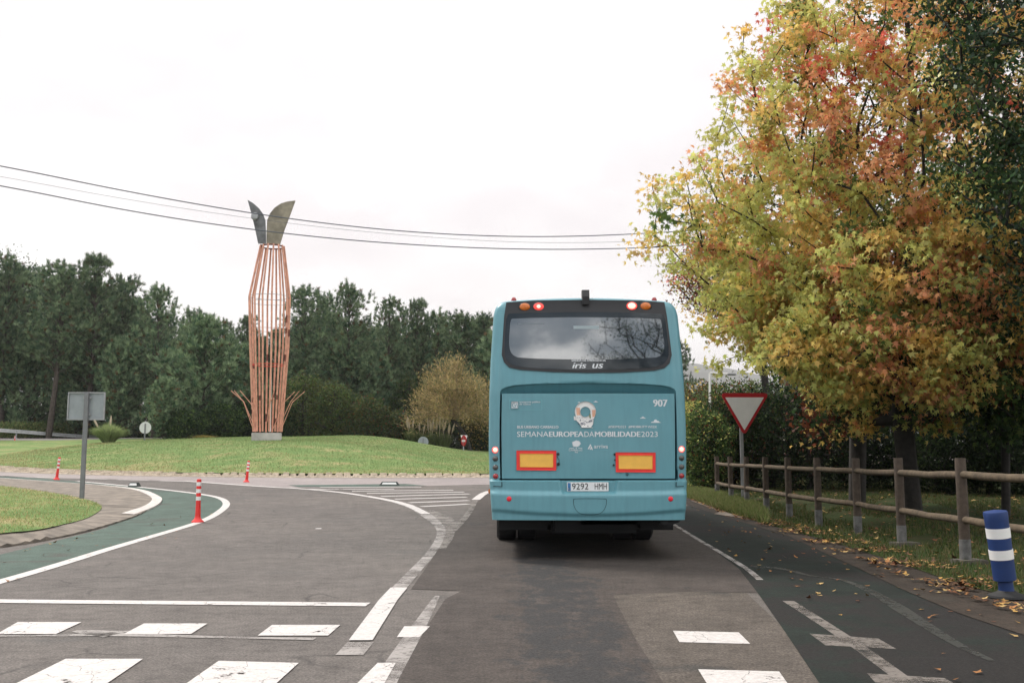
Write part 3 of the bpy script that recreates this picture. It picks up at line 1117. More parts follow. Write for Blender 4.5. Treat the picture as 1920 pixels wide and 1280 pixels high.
# ---------------------------------------------------------------- lettering
def text_mesh(body_, font_w, x0, x1, y0, y1, off, mat, parent, name='lettering', bold=0.0, shear=0.0):
    """words between px x0..x1 and y0 (top)..y1 (baseline) on the rear skin; bold = strokes thickened by stacked copies"""
    cu = bpy.data.curves.new('txt', 'FONT')
    cu.body = body_
    cu.size = 1.0
    cu.shear = shear
    cu.resolution_u = 3
    ob = bpy.data.objects.new('txt', cu)
    S.collection.objects.link(ob)
    dg_ = bpy.context.evaluated_depsgraph_get()
    me = bpy.data.meshes.new_from_object(ob.evaluated_get(dg_))
    bpy.data.objects.remove(ob)
    n = len(me.vertices)
    co = np.zeros(n * 3)
    me.vertices.foreach_get('co', co)
    co = co.reshape(-1, 3)
    fs = [list(p.vertices) for p in me.polygons]
    bpy.data.meshes.remove(me)
    ax, az = B(x0, y1)
    bx, bz = B(x1, y0)
    ax -= BX
    bx -= BX
    lo, hi = co.min(0), co.max(0)
    desc = any(c in body_ for c in 'pgqyj,')
    base = 0.0 if desc else lo[1]
    out = MB()
    for k in ((0,) if bold <= 0 else (-1, 0, 1)):
        sh = k * bold * 0.9 * (bz - az)
        x = ax + (co[:, 0] - lo[0]) / (hi[0] - lo[0]) * (bx - ax) + sh
        z = az + (co[:, 1] - base) / (hi[1] - base) * (bz - az)
        V = np.stack([x + BX, BY + setback(x, z, False) - off - (k + 1) * 0.0004, z], 1)
        out.add(V, fs)
    return out.build(name, mat, parent)


tm = text_mesh
CT = CO + 0.003
tm('907', 0, 1226, 1252, 748.5, 761.5, CT, M['bus_white'], cover, bold=0.06)
tm('BUS URBANO CARBALLO', 0, 970, 1047, 797.5, 802.5, CT, M['bus_white'], cover, bold=0.05)
tm('#SEM', 0, 1141, 1160, 797.5, 802, CT, M['bus_white'], cover, bold=0.05)
tm('2023', 0, 1161, 1174, 797.5, 802, CT, M['bus_white'], cover)
tm('#MOBILITY', 0, 1179, 1214, 797.5, 802, CT, M['bus_white'], cover, bold=0.05)
tm('WEEK', 0, 1215, 1233, 797.5, 802, CT, M['bus_white'], cover)
for w_, a_, b_, bo in (('SEMANA', 969.5, 1028.5, -0.008), ('EUROPEA', 1030, 1094, 0.06), ('DA', 1096, 1114, -0.008), ('MOBILIDADE', 1116, 1201, 0.06), ('2023', 1203, 1234, -0.008)):
    tm(w_, 0, a_, b_, 808.5, 818.5, CT, M['bus_white'], cover, bold=bo)
tm('transporte público', 0, 974, 1013, 751, 754.5, CT, M['bus_white'], cover, bold=0.015)
tm('de Galicia', 0, 974, 995, 755.5, 758.5, CT, M['bus_white'], cover, bold=0.015)
tm('arriva', 0, 1114, 1140, 833, 840, CT, M['bus_white'], cover, bold=0.012)
tm('by urbano', 0, 1127, 1140, 842, 844.3, CT, M['pale_vinyl'], cover)
tm('CARBALLO', 0, 1066.5, 1092, 841.5, 845, CT, M['bus_white'], cover, bold=0.01)
tm('SALIDA DE EMERGENCIA', 0, 1072, 1136, 673.5, 677, 0.0235, M['bus_white'], win, bold=0.06)
tm('iris', 0, 1073.5, 1099, 679.5, 690, 0.0235, M['bus_white'], win, bold=0.06, shear=0.25)
tm('us', 0, 1111, 1131, 681.5, 690, 0.0235, M['bus_white'], win, bold=0.06, shear=0.25)


def frame(name, x0, y0, x1, y1, t, off, mat, parent):
    mb = MB()
    for q in ([(x0, y0), (x1, y0), (x1, y0 + t), (x0, y0 + t)], [(x0, y1 - t), (x1, y1 - t), (x1, y1), (x0, y1)], [(x0, y0 + t), (x0 + t, y0 + t), (x0 + t, y1 - t), (x0, y1 - t)],
              [(x1 - t, y0 + t), (x1, y0 + t), (x1, y1 - t), (x1 - t, y1 - t)]):
        V, Fl = skin(q, 0.1, off, 0)
        mb.add(V, Fl)
    return mb.build(name, mat, parent)


frame('logo_frame', 955.5, 748, 1016.5, 768, 0.8, CT, M['pale_vinyl'], cover)
cpart('logo_tile', [(959, 752), (971.5, 752), (971.5, 764.5), (959, 764.5)], 0.003, M['bus_white'])
mb = MB()
for q in ([(960.3, 757), (962, 755), (966, 755), (966, 756.2), (962.5, 756.2), (961.6, 757.5), (961.6, 760), (962.5, 761.5), (966, 761.5), (966, 759.3), (964, 759.3), (964, 758.2), (967.2, 758.2), (967.2, 762.8), (962, 762.8), (960.3, 761)],
          [(968, 756), (969.3, 756), (971, 763), (969.8, 763)]):
    V, Fl = skin(q, 0.1, CT + 0.002, 0)
    mb.add(V, Fl)
mb.build('logo_mark', M['teal'], cover)
# arriva arrow mark
mb = MB()
for q in ([(1102, 841.5), (1107, 832), (1108.8, 834), (1104.5, 841.5)], [(1107.5, 838), (1109.5, 835.5), (1112, 843.5), (1109.8, 842.5)], [(1105.5, 842.5), (1107.5, 838.8), (1109, 841), (1107.5, 842.5)]):
    V, Fl = skin(q, 0.1, CT, 0)
    mb.add(V, Fl)
mb.build('arrow_mark', M['bus_white'], cover)
# town crest: leafy tree above its name
rs = random.Random(2)
mb = MB()
cr_ = []
for i in range(44):
    a = 2 * math.pi * i / 44
    r = (8.4 if i % 2 else 6.6) * rs.uniform(.88, 1.1)
    cr_.append((1080.5 + r * math.cos(a) * 1.05, 831.3 + r * math.sin(a) * 0.78))
V, Fl = skin(cr_, 0.1, CT, 0)
mb.add(V, Fl)
for q in ([(1079.8, 838), (1081.2, 838), (1081.2, 841), (1079.8, 841)], [(1068, 839.7), (1077, 838.7), (1077, 839.6), (1068, 840.6)], [(1084, 838.7), (1092, 839.7), (1092, 840.6), (1084, 839.6)],
          [(1080, 846), (1081, 846), (1081, 848.5), (1080, 848.5)], [(1078, 846.2), (1078.8, 845.8), (1079.6, 848), (1078.6, 848)], [(1082.2, 845.8), (1083, 846.2), (1083.4, 849), (1082.4, 848.6)]):
    V, Fl = skin(q, 0.1, CT, 0)
    mb.add(V, Fl)
mb.build('town_crest', M['bus_white'], cover)
# little clouds
for cx, cy, s in ((1206.5, 784, 6.2), (1231, 792, 10.2), (1117.5, 753.6, 4.8), (1086, 754.6, 3.4)):
    q = [(cx - s, cy), (cx - s * .75, cy - s * .22), (cx - s * .5, cy - s * .18), (cx - s * .35, cy - s * .5), (cx - s * .1, cy - s * .62), (cx + s * .12, cy - s * .52), (cx + s * .22, cy - s * .34), (cx + s * .45, cy - s * .36), (cx + s * .6, cy - s * .15), (cx + s, cy)]
    V, Fl = skin(q, 0.1, CT, 0)
    mesh('cloud_decal', V, Fl, M['bus_white'], cover)
# ring shaped location pin filled with a small street picture
pc = (1097.7, 771)
out = circ(pc[0], pc[1] + 1, 19.5, n=40)
pin = [p for p in out if p[1] < pc[1] + 9] 
pin = [(pc[0] + 19.8 * math.cos(R(a)), pc[1] + 19 * math.sin(R(a))) for a in range(-205, 28, 6)] + [(1113, 786), (1112, 795), (1108, 801), (1091, 801), (1087, 794), (1080, 787)]
cpart('pin_decal', pin, 0.003, M['sign_white'])
hole = cpart('pin_hole', circ(pc[0], pc[1] + 0.5, 9.4, n=28), 0.005, M['teal'])
for q in ([(1080.5, 764), (1087.5, 764), (1088, 778), (1081.5, 778)], [(1110, 768), (1117.3, 768), (1116, 780), (1111, 782)]):
    V, Fl = skin(q, 0.1, CT + 0.0015, 0)
    mesh('pin_peach', V, Fl, M['peach'], cover)
V, Fl = skin([(1076, 780), (1094, 781), (1094, 785.5), (1083, 787.5), (1076.5, 787)], 0.1, CT + 0.002, 0)
mesh('pin_car', V, Fl, M['sign_white'], cover)
V, Fl = skin(smooth_poly([(1104, 781), (1106.5, 772), (1109, 782), (1107, 785)], 1), 0.1, CT + 0.002, 0)
mesh('pin_tree', V, Fl, M['olive'], cover)
mb = MB()
rs = random.Random(7)
for i in range(22):
    x, y = rs.uniform(1084, 1113), rs.uniform(785, 799)
    V, Fl = skin(circ(x, y, rs.uniform(0.35, 1.1), rs.uniform(0.35, 1.3), n=6), 0.1, CT + 0.0025 + i * 0.0001, 0)
    mb.add(V, Fl)
for cx, cy in ((1091, 794.5), (1094, 793), (1106, 789.5), (1108.5, 788)):
    a, b = circ(cx, cy, 1.9, n=12), circ(cx, cy, 1.2, n=12)
    for i in range(12):
        j = (i + 1) % 12
        V, Fl = skin([a[i], a[j], b[j], b[i]], 0.5, CT + 0.0052, 0)
        mb.add(V, Fl)
for x in (1079, 1082, 1085.5, 1089, 1091.5):
    V, Fl = skin([(x, 782), (x + 1.3, 782), (x + 1.3, 783), (x, 783)], 0.5, CT + 0.0045, 0)
    mb.add(V, Fl)
mb.build('pin_figures', M['navy'], cover)
V, Fl = skin([(1088.5, 801), (1112, 801), (1112, 801.8), (1088.5, 801.8)], 0.2, CT, 0)
mesh('pin_base', V, Fl, M['bus_white'], cover)

# rear marker plates
for (x0, y0, x1, y1, i0, j0, i1, j1, tilt) in ((968.3, 844, 1043, 881.5, 974.5, 849.7, 1037.3, 875.5, 0.4), (1154.5, 847.5, 1229.8, 885, 1160, 853, 1224, 879, 0.4)):
    mk = cpart('marker_plate', [(x0, y0), (x1, y0 + tilt), (x1, y1), (x0 + tilt, y1 - tilt)], 0.006, M['mark_red'], parent=bus)
    V, Fl = skin([(i0, j0), (i1, j0 + tilt), (i1, j1), (i0 + tilt, j1 - tilt)], 0.1, CO + 0.0085, 0.003)
    mesh('marker_field', V, Fl, M['mark_yellow'], mk)
for cx, cy, r in ((1046.5, 851, 2.7), (1047, 870, 2.9), (1152.6, 851.5, 2.2), (1153.2, 862, 1.5), (1151, 871.5, 2.0)):
    V, Fl = skin(circ(cx, cy, r, n=12), 0.1, CO + 0.005, 0.005)
    mesh('bolt_cap', V, Fl, M['bus_black'], bus)
V, Fl = skin([(1043.5, 855), (1044.5, 854.6), (1049, 862), (1048.8, 868), (1047.8, 868), (1048, 862.5)], 0.1, CO + 0.005, 0)
mesh('wire', V, Fl, M['bus_black'], bus)
mb = MB()
V, Fl = skin(circ(1176.3, 889, 2.3, n=14), 0.1, CO + 0.004, 0.004)
mb.add(V, Fl)
lk = mb.build('lock', M['bus_black'], cover)
V, Fl = skin(circ(1176, 888.8, 1.2, n=10), 0.1, CO + 0.007, 0.003)
mesh('lock_face', V, Fl, M['pale_vinyl'], cover)

# ---------------------------------------------------------------- lamps


def dome(name, cx, cy, rx, ry, off, depth, mat, parent, Rg=5, n=22):
    X, Z = B(cx, cy)
    rxw = abs(B(cx + rx, cy)[0] - X)
    ryw = abs(B(cx, cy + ry)[1] - Z)
    X -= BX
    y0 = BY + float(setback(X, Z)) - off
    V, Fc = [], []
    for i in range(Rg + 1):
        a = math.pi / 2 * i / Rg
        for k in range(n):
            t = 2 * math.pi * k / n
            V.append((BX + X + rxw * math.cos(a) * math.cos(t), y0 - depth * math.sin(a), Z + ryw * math.cos(a) * math.sin(t)))
    for i in range(Rg):
        for k in range(n):
            k2 = (k + 1) % n
            Fc.append([i * n + k, i * n + k2, (i + 1) * n + k2, (i + 1) * n + k])
    return mesh(name, V, Fc, mat, parent, smooth=True)


for cx, cy, m in ((984.3, 571.8, 'amber'), (1010.5, 571.5, 'lit_red_dim'), (1187.3, 570.3, 'lit_core'), (1213.5, 570.5, 'amber')):
    bz = dome('lamp_bezel', cx, cy, 12.5, 9.4, 0.012, 0.012, M['bus_black'], bus)
    nm = 'brake_light' if m != 'amber' else 'turn_signal'
    if m == 'lit_core':
        o = dome(nm, cx, cy, 10, 7.4, 0.018, 0.02, M['lit_red'], bus)
        dome('bulb_glow', cx - 0.3, cy, 7.6, 5.6, 0.030, 0.014, M['lit_core'], o)
    else:
        o = dome(nm, cx, cy, 10, 7.2, 0.018, 0.02, M[m], bus)
        if m == 'lit_red_dim':
            dome('bulb_glow', cx, cy, 4.2, 3.6, 0.033, 0.009, M['lit_core'], o)
for side, cx in ((0, 928.6), (1, 1279.0)):
    ys = (843, 859.5, 876, 892.5) if side == 0 else (841.8, 858.3, 875, 891.8)
    for i, cy in enumerate(ys):
        cxx = cx + (0.25 * i if side == 0 else 0)
        X, Z = B(cxx, cy)
        dome('lamp_seat', cxx, cy, 6.7, 6.7, -0.03, 0.045, M['bus_black'], bus)
        if i == 0:
            o = dome('brake_light', cxx, cy, 6.3, 6.3, 0.0, 0.022, M['lit_red'], bus)
            dome('bulb_glow', cxx, cy, 4.6, 4.6, 0.012, 0.016, M['lit_core'], o)
        elif i == 3:
            dome('tail_light', cxx, cy, 5.4, 5.4, 0.0, 0.03, M['red_lens'], bus)
        else:
            dome('turn_signal' if i == 1 else 'reversing_light', cxx, cy, 5.4, 5.4, 0.0, 0.03, M['grey_lens'], bus)
for cx in (954.7, 1255.6):
    dome('reflector', cx, 934.3, 4.8, 4.8, 0.0, 0.012, M['red_refl'], bus)
for x_, py in ((-1, 923), (1, 924)):
    z = B(1100, py)[1]
    MB().box((BX + x_ * (float(halfw(z)) + 0.012), BY + 0.55, z), (0.045, 0.14, 0.06), bev=0.01).build('side_marker', M['amber'] if x_ < 0 else M['red_refl'], bus)
# seams: lamp strips end, bumper edge
mb = MB()
for q in ([(918.5, 910.3), (941, 911), (941, 912.4), (918.8, 911.7)], [(1267, 911), (1290, 910.3), (1289.5, 911.7), (1267, 912.4)], [(940, 899), (941.6, 899), (942, 912), (940.4, 912)], [(1266.4, 899), (1268, 899), (1267.6, 912), (1266, 912)]):
    q = [(B(*p)[0] - BX, B(*p)[1]) for p in q]
    q = [(max(-1.19, min(1.19, a)), b) for a, b in q]
    V, Fl = skin(q, 0.04, 0.010, 0, px=False)
    mb.add(V, Fl)
mb.build('panel_seam', M['teal_gap'], bus)
# tow hook flap seam
fl = smooth_poly([(1073.5, 935), (1076, 933.2), (1134, 933.2), (1136.3, 935), (1135.5, 948), (1128, 960), (1116, 964), (1094, 964), (1082, 960), (1074.5, 948)], 2)
mb = MB()
nfl = len(fl)
c_ = (1105, 948)
inn = [(c_[0] + (p[0] - c_[0]) * 0.972, c_[1] + (p[1] - c_[1]) * 0.95) for p in fl]
for i in range(nfl):
    j = (i + 1) % nfl
    V, Fl = skin([fl[i], fl[j], inn[j], inn[i]], 0.5, 0.003, 0)
    mb.add(V, Fl)
mb.build('tow_flap_seam', M['teal_gap'], bus)
# number plate
X0, Z0 = B(1063, 903.5)
X1, Z1 = B(1141, 920.5)
yp = BY + float(setback(0, (Z0 + Z1) / 2)) - 0.014
mb = MB().box(((X0 + X1) / 2, yp, (Z0 + Z1) / 2), (X1 - X0, 0.012, Z0 - Z1), bev=0.004)
plate = mb.build('number_plate', M['plate'], bus)
mb = MB()
Xa, Za = B(1064.5, 904.8)
Xb, Zb = B(1070, 919.3)
mb.add([(Xa, yp - 0.0085, Zb), (Xb, yp - 0.0085, Zb), (Xb, yp - 0.0085, Za), (Xa, yp - 0.0085, Za)], [[0, 1, 2, 3]])
mb.build('plate_band', M['plate_blue'], plate)


def flat_text(s, x0, x1, y0, y1, Yp, mat, parent, bold=0.0, name='lettering'):
    o = text_mesh(s, 0, x0, x1, y0, y1, 0, mat, parent, bold=bold, name=name)
    me = o.data
    n = len(me.vertices)
    co = np.zeros(n * 3, dtype=np.float32)
    me.vertices.foreach_get('co', co)
    co = co.reshape(-1, 3)
    co[:, 1] = Yp - root_loc(parent)[1]
    me.vertices.foreach_set('co', co.ravel())
    return o


flat_text('9292', 1072.5, 1103, 905.5, 917, yp - 0.009, M['ink'], plate, bold=0.0)
flat_text('HMH', 1115, 1137.5, 905.5, 917, yp - 0.009, M['ink'], plate, bold=0.0)
flat_text('E', 1065.8, 1068.6, 914, 917.8, yp - 0.011, M['plate'], plate, bold=0.05)
# camera / antenna box on the roof edge
Xc = (B(1093.2, 560)[0] + B(1106, 560)[0]) / 2
zt_, zb_ = B(1100, 540.5)[1], B(1100, 568.5)[1]
mb = MB()
ys0 = BY + 0.16
w_ = (B(1106.5, 560)[0] - B(1093, 560)[0]) / 2
mb.prism([(-0.03, zb_), (0.04, zb_ + 0.02), (0.14, zt_ - 0.05), (0.14, zt_ + 0.01), (-0.015, zt_), (-0.04, zt_ - 0.09)], 2 * w_, Matrix.Translation((Xc - w_, ys0 - 0.03, 0)) @ Matrix(((0, 0, 1, 0), (1, 0, 0, 0), (0, 1, 0, 0), (0, 0, 0, 1))))
mb.build('roof_camera', M['bus_black'], bus)
for cx in (963.5, 1233):
    X, Z = B(cx, 559)
    MB().lathe([(0.035, 0), (0.034, 0.03), (0.02, 0.055), (0.005, 0.06)], 14, (X, BY + 0.30, Z)).build('roof_marker', M['red_lens'], bus, smooth=True)
# interior blinds strip seen in window: pale label
V, Fl = skin([(1076, 609), (1124, 609), (1124, 615), (1076, 615)], 0.1, 0.0235, 0)
mesh('window_sticker', V, Fl, pmat('sticker', (0.30, 0.36, 0.38), 0.4), win)
V, Fl = skin([(972, 604), (1019, 604), (1019, 605.6), (972, 605.6)], 0.1, 0.0235, 0)
mesh('window_strip', V, Fl, pmat('strip', (0.16, 0.19, 0.21), 0.4), win)
# side windows and doors are dark bands
for s in (-1, 1):
    mb = MB()
    for z0, z1 in ((1.75, 2.85),):
        w0, w1 = float(halfw(z0)) + 0.006, float(halfw(z1)) + 0.006
        ya, yb = BY + 0.9, BY + 10.4
        q = [(BX + s * w0, ya, z0), (BX + s * w0, yb, z0), (BX + s * w1, yb, z1), (BX + s * w1, ya + 0.2, z1)]
        zm = (z0 + z1) / 2
        wm = float(halfw(zm)) + 0.008
        V = [q[0], q[1], (BX + s * wm, yb, zm), q[2], q[3], (BX + s * wm, ya + .1, zm)]
        mb.add(V, [[0, 1, 2, 5], [5, 2, 3, 4]])
    mb.build('side_window', M['bus_glass_band'], bus)
# underbody
mb = MB()
mb.box((BX, BY + 5.7, 0.46), (2.25, 10.4, 0.24))
mb.box((BX + 0.1, BY + 0.9, 0.38), (1.2, 0.9, 0.16), bev=0.05)
mb.box((BX - 0.25, BY + 0.42, 0.42), (0.35, 0.25, 0.16), bev=0.03)
mb.build('underbody', M['under'], bus)
mb = MB()
a = B(1240, 968)
b = B(1279, 983)
mb.prism([(a[0], a[1]), (b[0] + 0.02, a[1]), (b[0] - 0.03, b[1] + 0.03), (b[0] - 0.13, b[1] - 0.01), (a[0] - 0.02, b[1])], 0.5, Matrix.Translation((0, BY + 0.52, 0)) @ Matrix.Rotation(R(90), 4, 'X'))
mb.build('exhaust_shroud', M['under'], bus)
mb = MB()
mb.tube([(b[0] - 0.22, BY + 0.1, b[1] + 0.05), (b[0] - 0.22, BY - 0.0, b[1] + 0.04)], 0.045, 14)
mb.build('exhaust_pipe', M['black'], bus)
# wheels
tyre = MB().lathe([(0.28, -0.14), (0.46, -0.145), (0.50, -0.11), (0.505, 0), (0.50, 0.11), (0.46, 0.145), (0.28, 0.14)], 36, M=Matrix.Rotation(R(90), 4, 'Y'))
for xo, yo in ((-1.04, 3.1), (-0.72, 3.1), (0.72, 3.1), (1.04, 3.1), (-1.04, 9.2), (1.04, 9.2)):
    w0 = thing('wheel', (0, 0, 0), None, None)
    w0.parent = bus
    w0.location = (xo, yo, 0.505)
    t_ = mesh('tyre', np.concatenate(tyre.v), tyre.f, M['black'], w0, world=False)
    r_ = MB().lathe([(0.1, -0.15), (0.2, -0.06), (0.285, -0.12), (0.285, 0.12), (0.2, 0.06), (0.1, 0.15)], 24, M=Matrix.Rotation(R(90), 4, 'Y')).build('rim', M['galv'], w0, world=False)
for xo in (-0.95, 0.95):
    MB().box((BX + xo, BY + 3.72, 0.5), (0.5, 0.02, 0.7)).build('mudguard', M['black'], bus)

# ================================================================== STREET FURNITURE
def gz(x, y):
    return float(terr(x, y))


# ---- wooden fence
fence_px = [(1345, 926, 855), (1371, 936, 855.5), (1400.5, 944, 856), (1437.5, 957, 856.5), (1480.5, 970, 857), (1535.5, 985, 857.5), (1609, 1000, 858.5), (1691.5, 1021, 858), (1811, 1054, 858), (2010, 1100, 858)]
fp = []
for px, py, pt in fence_px:
    x, y = G(px, py, 0.03)
    fp.append((x, y, gz(x, y) + 0.03, at(px, pt, y)[2]))
fence = thing('wooden_fence', (fp[0][0], fp[0][1], fp[0][2]), 'weathered round-post wooden fence with two rails along the leaf-strewn verge', 'fence')
for i, (x, y, z, zt) in enumerate(fp):
    r = 0.062
    lean = random.Random(i).uniform(-.008, .008)
    MB().lathe([(r * 1.0, 0.26), (r * 1.03, 0.6), (r, zt - z - 0.02), (r * .93, zt - z)], 16, (x, y, z), Matrix.Rotation(lean, 4, 'Y')).build('post', M['wood'], fence, smooth=True)
    MB().lathe([(r * 1.06, -0.02), (r * 1.08, 0.24), (r * 1.05, 0.27)], 16, (x, y, z)).build('post_sleeve', M['sleeve'], fence, smooth=True)
    if i in (7, 8):
        MB().box((x + 0.03, y - 0.02, z + 0.0), (0.36, 0.26, 0.07), rz=0.2, bev=0.012).build('footing', M['footing'], fence)
for i in range(len(fp) - 1):
    a, b = fp[i], fp[i + 1]
    for zz_, nm in ((0.205, 'top_rail'), (0.74, 'lower_rail')):
        p, q = Vector((a[0], a[1] - 0.03, a[3] - zz_)), Vector((b[0], b[1] - 0.03, b[3] - zz_))
        rs = random.Random(i * 7)
        pts = [p.lerp(q, t) + Vector((0, 0, rs.uniform(-.008, .008) - 0.012 * math.sin(math.pi * t))) for t in (0, .25, .5, .75, 1)]
        MB().tube(pts, [0.043, 0.047, 0.045, 0.047, 0.044], 12).build(nm, M['rail_wood'], fence, smooth=True)

# ---- give way sign
x, y = G(1393.5, 938, 0.03)
yz = gz(x, y)
gw = thing('give_way_sign', (x, y, yz), 'white give way triangle with a thick red border on a grey post at the fence', 'road sign')
A_, B_, C_ = at(1349, 737, y), at(1441, 737, y), at(1394.5, 817, y)


def tri_round(a, b, c, r, n=5):
    P = [Vector((p[0], p[2])) for p in (a, b, c)]
    out = []
    for i in range(3):
        p, q, s = P[i - 1], P[i], P[(i + 1) % 3]
        u, v = (p - q).normalized(), (s - q).normalized()
        ang = u.angle(v)
        d = r / math.tan(ang / 2)
        cc = q + (u + v).normalized() * (r / math.sin(ang / 2))
        s0, s1 = q + u * d - cc, q + v * d - cc
        a0, a1 = math.atan2(s0.y, s0.x), math.atan2(s1.y, s1.x)
        while a1 - a0 > math.pi:
            a1 -= 2 * math.pi
        while a1 - a0 < -math.pi:
            a1 += 2 * math.pi
        out += [(cc.x + r * math.cos(a0 + (a1 - a0) * k / n), cc.y + r * math.sin(a0 + (a1 - a0) * k / n)) for k in range(n + 1)]
    return out


Mxz = lambda Y: Matrix(((1, 0, 0, 0), (0, 0, 1, Y), (0, 1, 0, 0), (0, 0, 0, 1)))
ctr = Vector(((A_[0] + B_[0] + C_[0]) / 3, 0, (A_[2] + B_[2] + C_[2]) / 3))
tr_ = tri_round(A_, B_, C_, 0.065)
MB().prism(tr_, 0.02, Mxz(y - 0.075)).build('red_border', M['sign_red'], gw)
a2, b2, c2 = at(1358.5, 745, y), at(1431, 745, y), at(1394.5, 806.5, y)
MB().prism(tri_round(a2, b2, c2, 0.012), 0.004, Mxz(y - 0.0795)).build('white_field', M['sign_white'], gw)
MB().box((x, y, (yz + A_[2]) / 2 - 0.02), (0.085, 0.05, A_[2] - yz - 0.05), bev=0.006).build('pole', M['galv'], gw)
mb = MB()
for zz_ in (A_[2] - 0.25, A_[2] - 0.7):
    mb.box((x, y - 0.035, zz_), (0.14, 0.03, 0.05))
mb.build('clamp', M['galv'], gw)

# ---- sign seen from behind on the island
x, y = G(155.5, 935, 0.17)
sz = gz(x, y) + 0.17
bs = thing('rectangular_sign', (x, y, sz), 'grey back of a rectangular road sign on a post at the island edge', 'road sign')
p0, p1 = at(123.5, 787, y), at(196, 734.5, y)
cx, cz = (p0[0] + p1[0]) / 2, (p0[2] + p1[2]) / 2
w, h = p1[0] - p0[0], p1[2] - p0[2]
MB().box((cx, y + 0.07, cz), (w - .03, 0.008, h - .03)).build('panel', M['sign_back'], bs)
mb = MB()
for q, s_ in (((cx, y + .06, cz + h / 2 - .015), (w, .05, .03)), ((cx, y + .06, cz - h / 2 + .015), (w, .05, .03)), ((cx - w / 2 + .015, y + .06, cz), (.03, .05, h - .06)), ((cx + w / 2 - .015, y + .06, cz), (.03, .05, h - .06))):
    mb.box(q, s_)
mb.build('rim', M['galv'], bs)
tp = at(161, 735.5, y)
MB().box(((x + tp[0]) / 2, y, (sz + tp[2]) / 2), (0.105, 0.055, tp[2] - sz), bev=0.006, M=None).build('pole', M['post_grey'], bs)
mb = MB().box((cx + .03, y + .035, cz + .2), (0.2, .02, .05)).box((cx + .03, y + .035, cz - .2), (0.2, .02, .05))
mb.build('clamp', M['galv'], bs)


# ---- round sign backs, no entry sign
def disc_sign(px, py, rpx, Y, base_py, name, label, mat, turn=0.0, pole=None):
    c = at(px, py, Y)
    r = rpx * Y / F
    x, y = c[0], Y
    z0 = gz(x, y)
    t = thing(name, (x, y, z0), label, 'road sign', rz=0)
    Mt = Matrix.Translation((x, y, c[2])) @ Matrix.Rotation(turn, 4, 'Z') @ Matrix.Rotation(R(90), 4, 'X')
    MB().lathe([(r, -0.015), (r * 1.0, 0.015)], 28, (0, 0, 0), Mt).build('disc', mat, t)
    MB().box((x + .02 * math.sin(turn), y - 0.05 * (1 if turn == 0 else -1), (z0 + c[2] + r * .7) / 2), (0.085, 0.05, c[2] + r * .7 - z0)).build('pole', pole or M['post_grey'], t)
    return t, (x, y, c[2], r, Mt)


disc_sign(272.5, 801.5, 11, 74, 0, 'round_sign', 'pale back of a round road sign standing before the dark pines', M['sign_back_pale'])
disc_sign(793.5, 828, 9.8, 78.5, 0, 'round_sign', 'grey back of a round road sign by the pampas plumes', M['sign_back'])
t, (x, y, z, r, Mt) = disc_sign(869.5, 826, 10, 78.5, 0, 'no_entry_sign', 'red no entry disc with a white bar turned aside under the tan willow', M['sign_red'], turn=R(-58), pole=M['galv'])
MB().box((0, 0, 0.02), (r * 1.35, r * .38, 0.012), M=Mt).build('white_bar', M['sign_white'], t)
p = [at(a, b, 78.75) for a, b in ((863, 815.5), (877, 815.5), (871, 833))]
MB().prism(tri_round(p[0], p[1], p[2], 0.04), 0.02, Mxz(78.75)).build('triangle_back', M['sign_white'], t)


# ---- red and white flexible posts
def post_proto(loc, label, group=None):
    t = thing('flexible_post', loc, label, 'bollard', group)
    MB().lathe([(0.115, 0.0), (0.11, 0.02), (0.075, 0.05), (0.055, 0.09), (0.05, 0.12)], 18, loc).build('base', M['red'], t, smooth=True)
    MB().lathe([(0.052, 0.10), (0.044, 0.35), (0.044, 0.80), (0.040, 0.83), (0.02, 0.835)], 18, loc).build('tube', M['red'], t, smooth=True)
    for z in (0.42, 0.565, 0.70):
        MB().lathe([(0.0455, z), (0.0455, z + 0.075)], 18, loc).build('reflective_band', M['refl'], t, smooth=True)
    return t


x, y = G(370.5, 979)
z = gz(x, y) + 0.006
post = post_proto((x, y, z), 'upright red and white flexible post, nearest, at the tip of the green strip')
hgt = at(370, 897.5, y)[2] - z
post.scale = (1, 1, hgt / 0.835)
for px, py, pt, lean, lab in ((106, 899, 856.5, 0.055, 'leaning red and white flexible post left of the grey sign post'), (462, 903.5, 863, 0.05, 'red and white flexible post on the far road in front of the copper sculpture')):
    x, y = G(px, py)
    z = gz(x, y) + 0.008
    c = dup(post, (x, y, z), (0, lean + 0.03, 0), lab, (1, 1, (at(px, pt, y)[2] - z) / 0.835))
q = at(27.5, 827, 79)
c = dup(post, (q[0], 79, gz(q[0], 79)), 0.0, 'tiny distant red and white post beside the exit road at left', (0.9, 0.9, (at(27, 817, 79)[2] - gz(q[0], 79)) / 0.835))

# ---- rubber lane separators
M['sep'] = pmat('separator_rubber', (0.035, 0.045, 0.04), 0.7)


def separator(px, py, wpx, label, turn, ln, h):
    x, y = G(px, py)
    z = gz(x, y) + 0.008
    t = thing('lane_separator', (x, y, z), label, 'lane separator', rz=turn)
    mb = MB().add([(-ln / 2, -.12, 0), (ln / 2, -.12, 0), (ln / 2, .12, 0), (-ln / 2, .12, 0), (-ln * .36, -.05, h), (ln * .36, -.05, h), (ln * .36, .05, h), (-ln * .36, .05, h)],
                  [[0, 3, 2, 1], [4, 5, 6, 7], [0, 1, 5, 4], [1, 2, 6, 5], [2, 3, 7, 6], [3, 0, 4, 7]])
    mb.build('body', M['sep'], t, world=False)
    a = ln * .32
    MB().add([(-a - .03, -.103, h * .28), (a + .03, -.103, h * .28), (a, -.068, h * .78), (-a, -.068, h * .78)], [[0, 1, 2, 3]]).build('reflector', M['refl'], t, world=False)
    return t


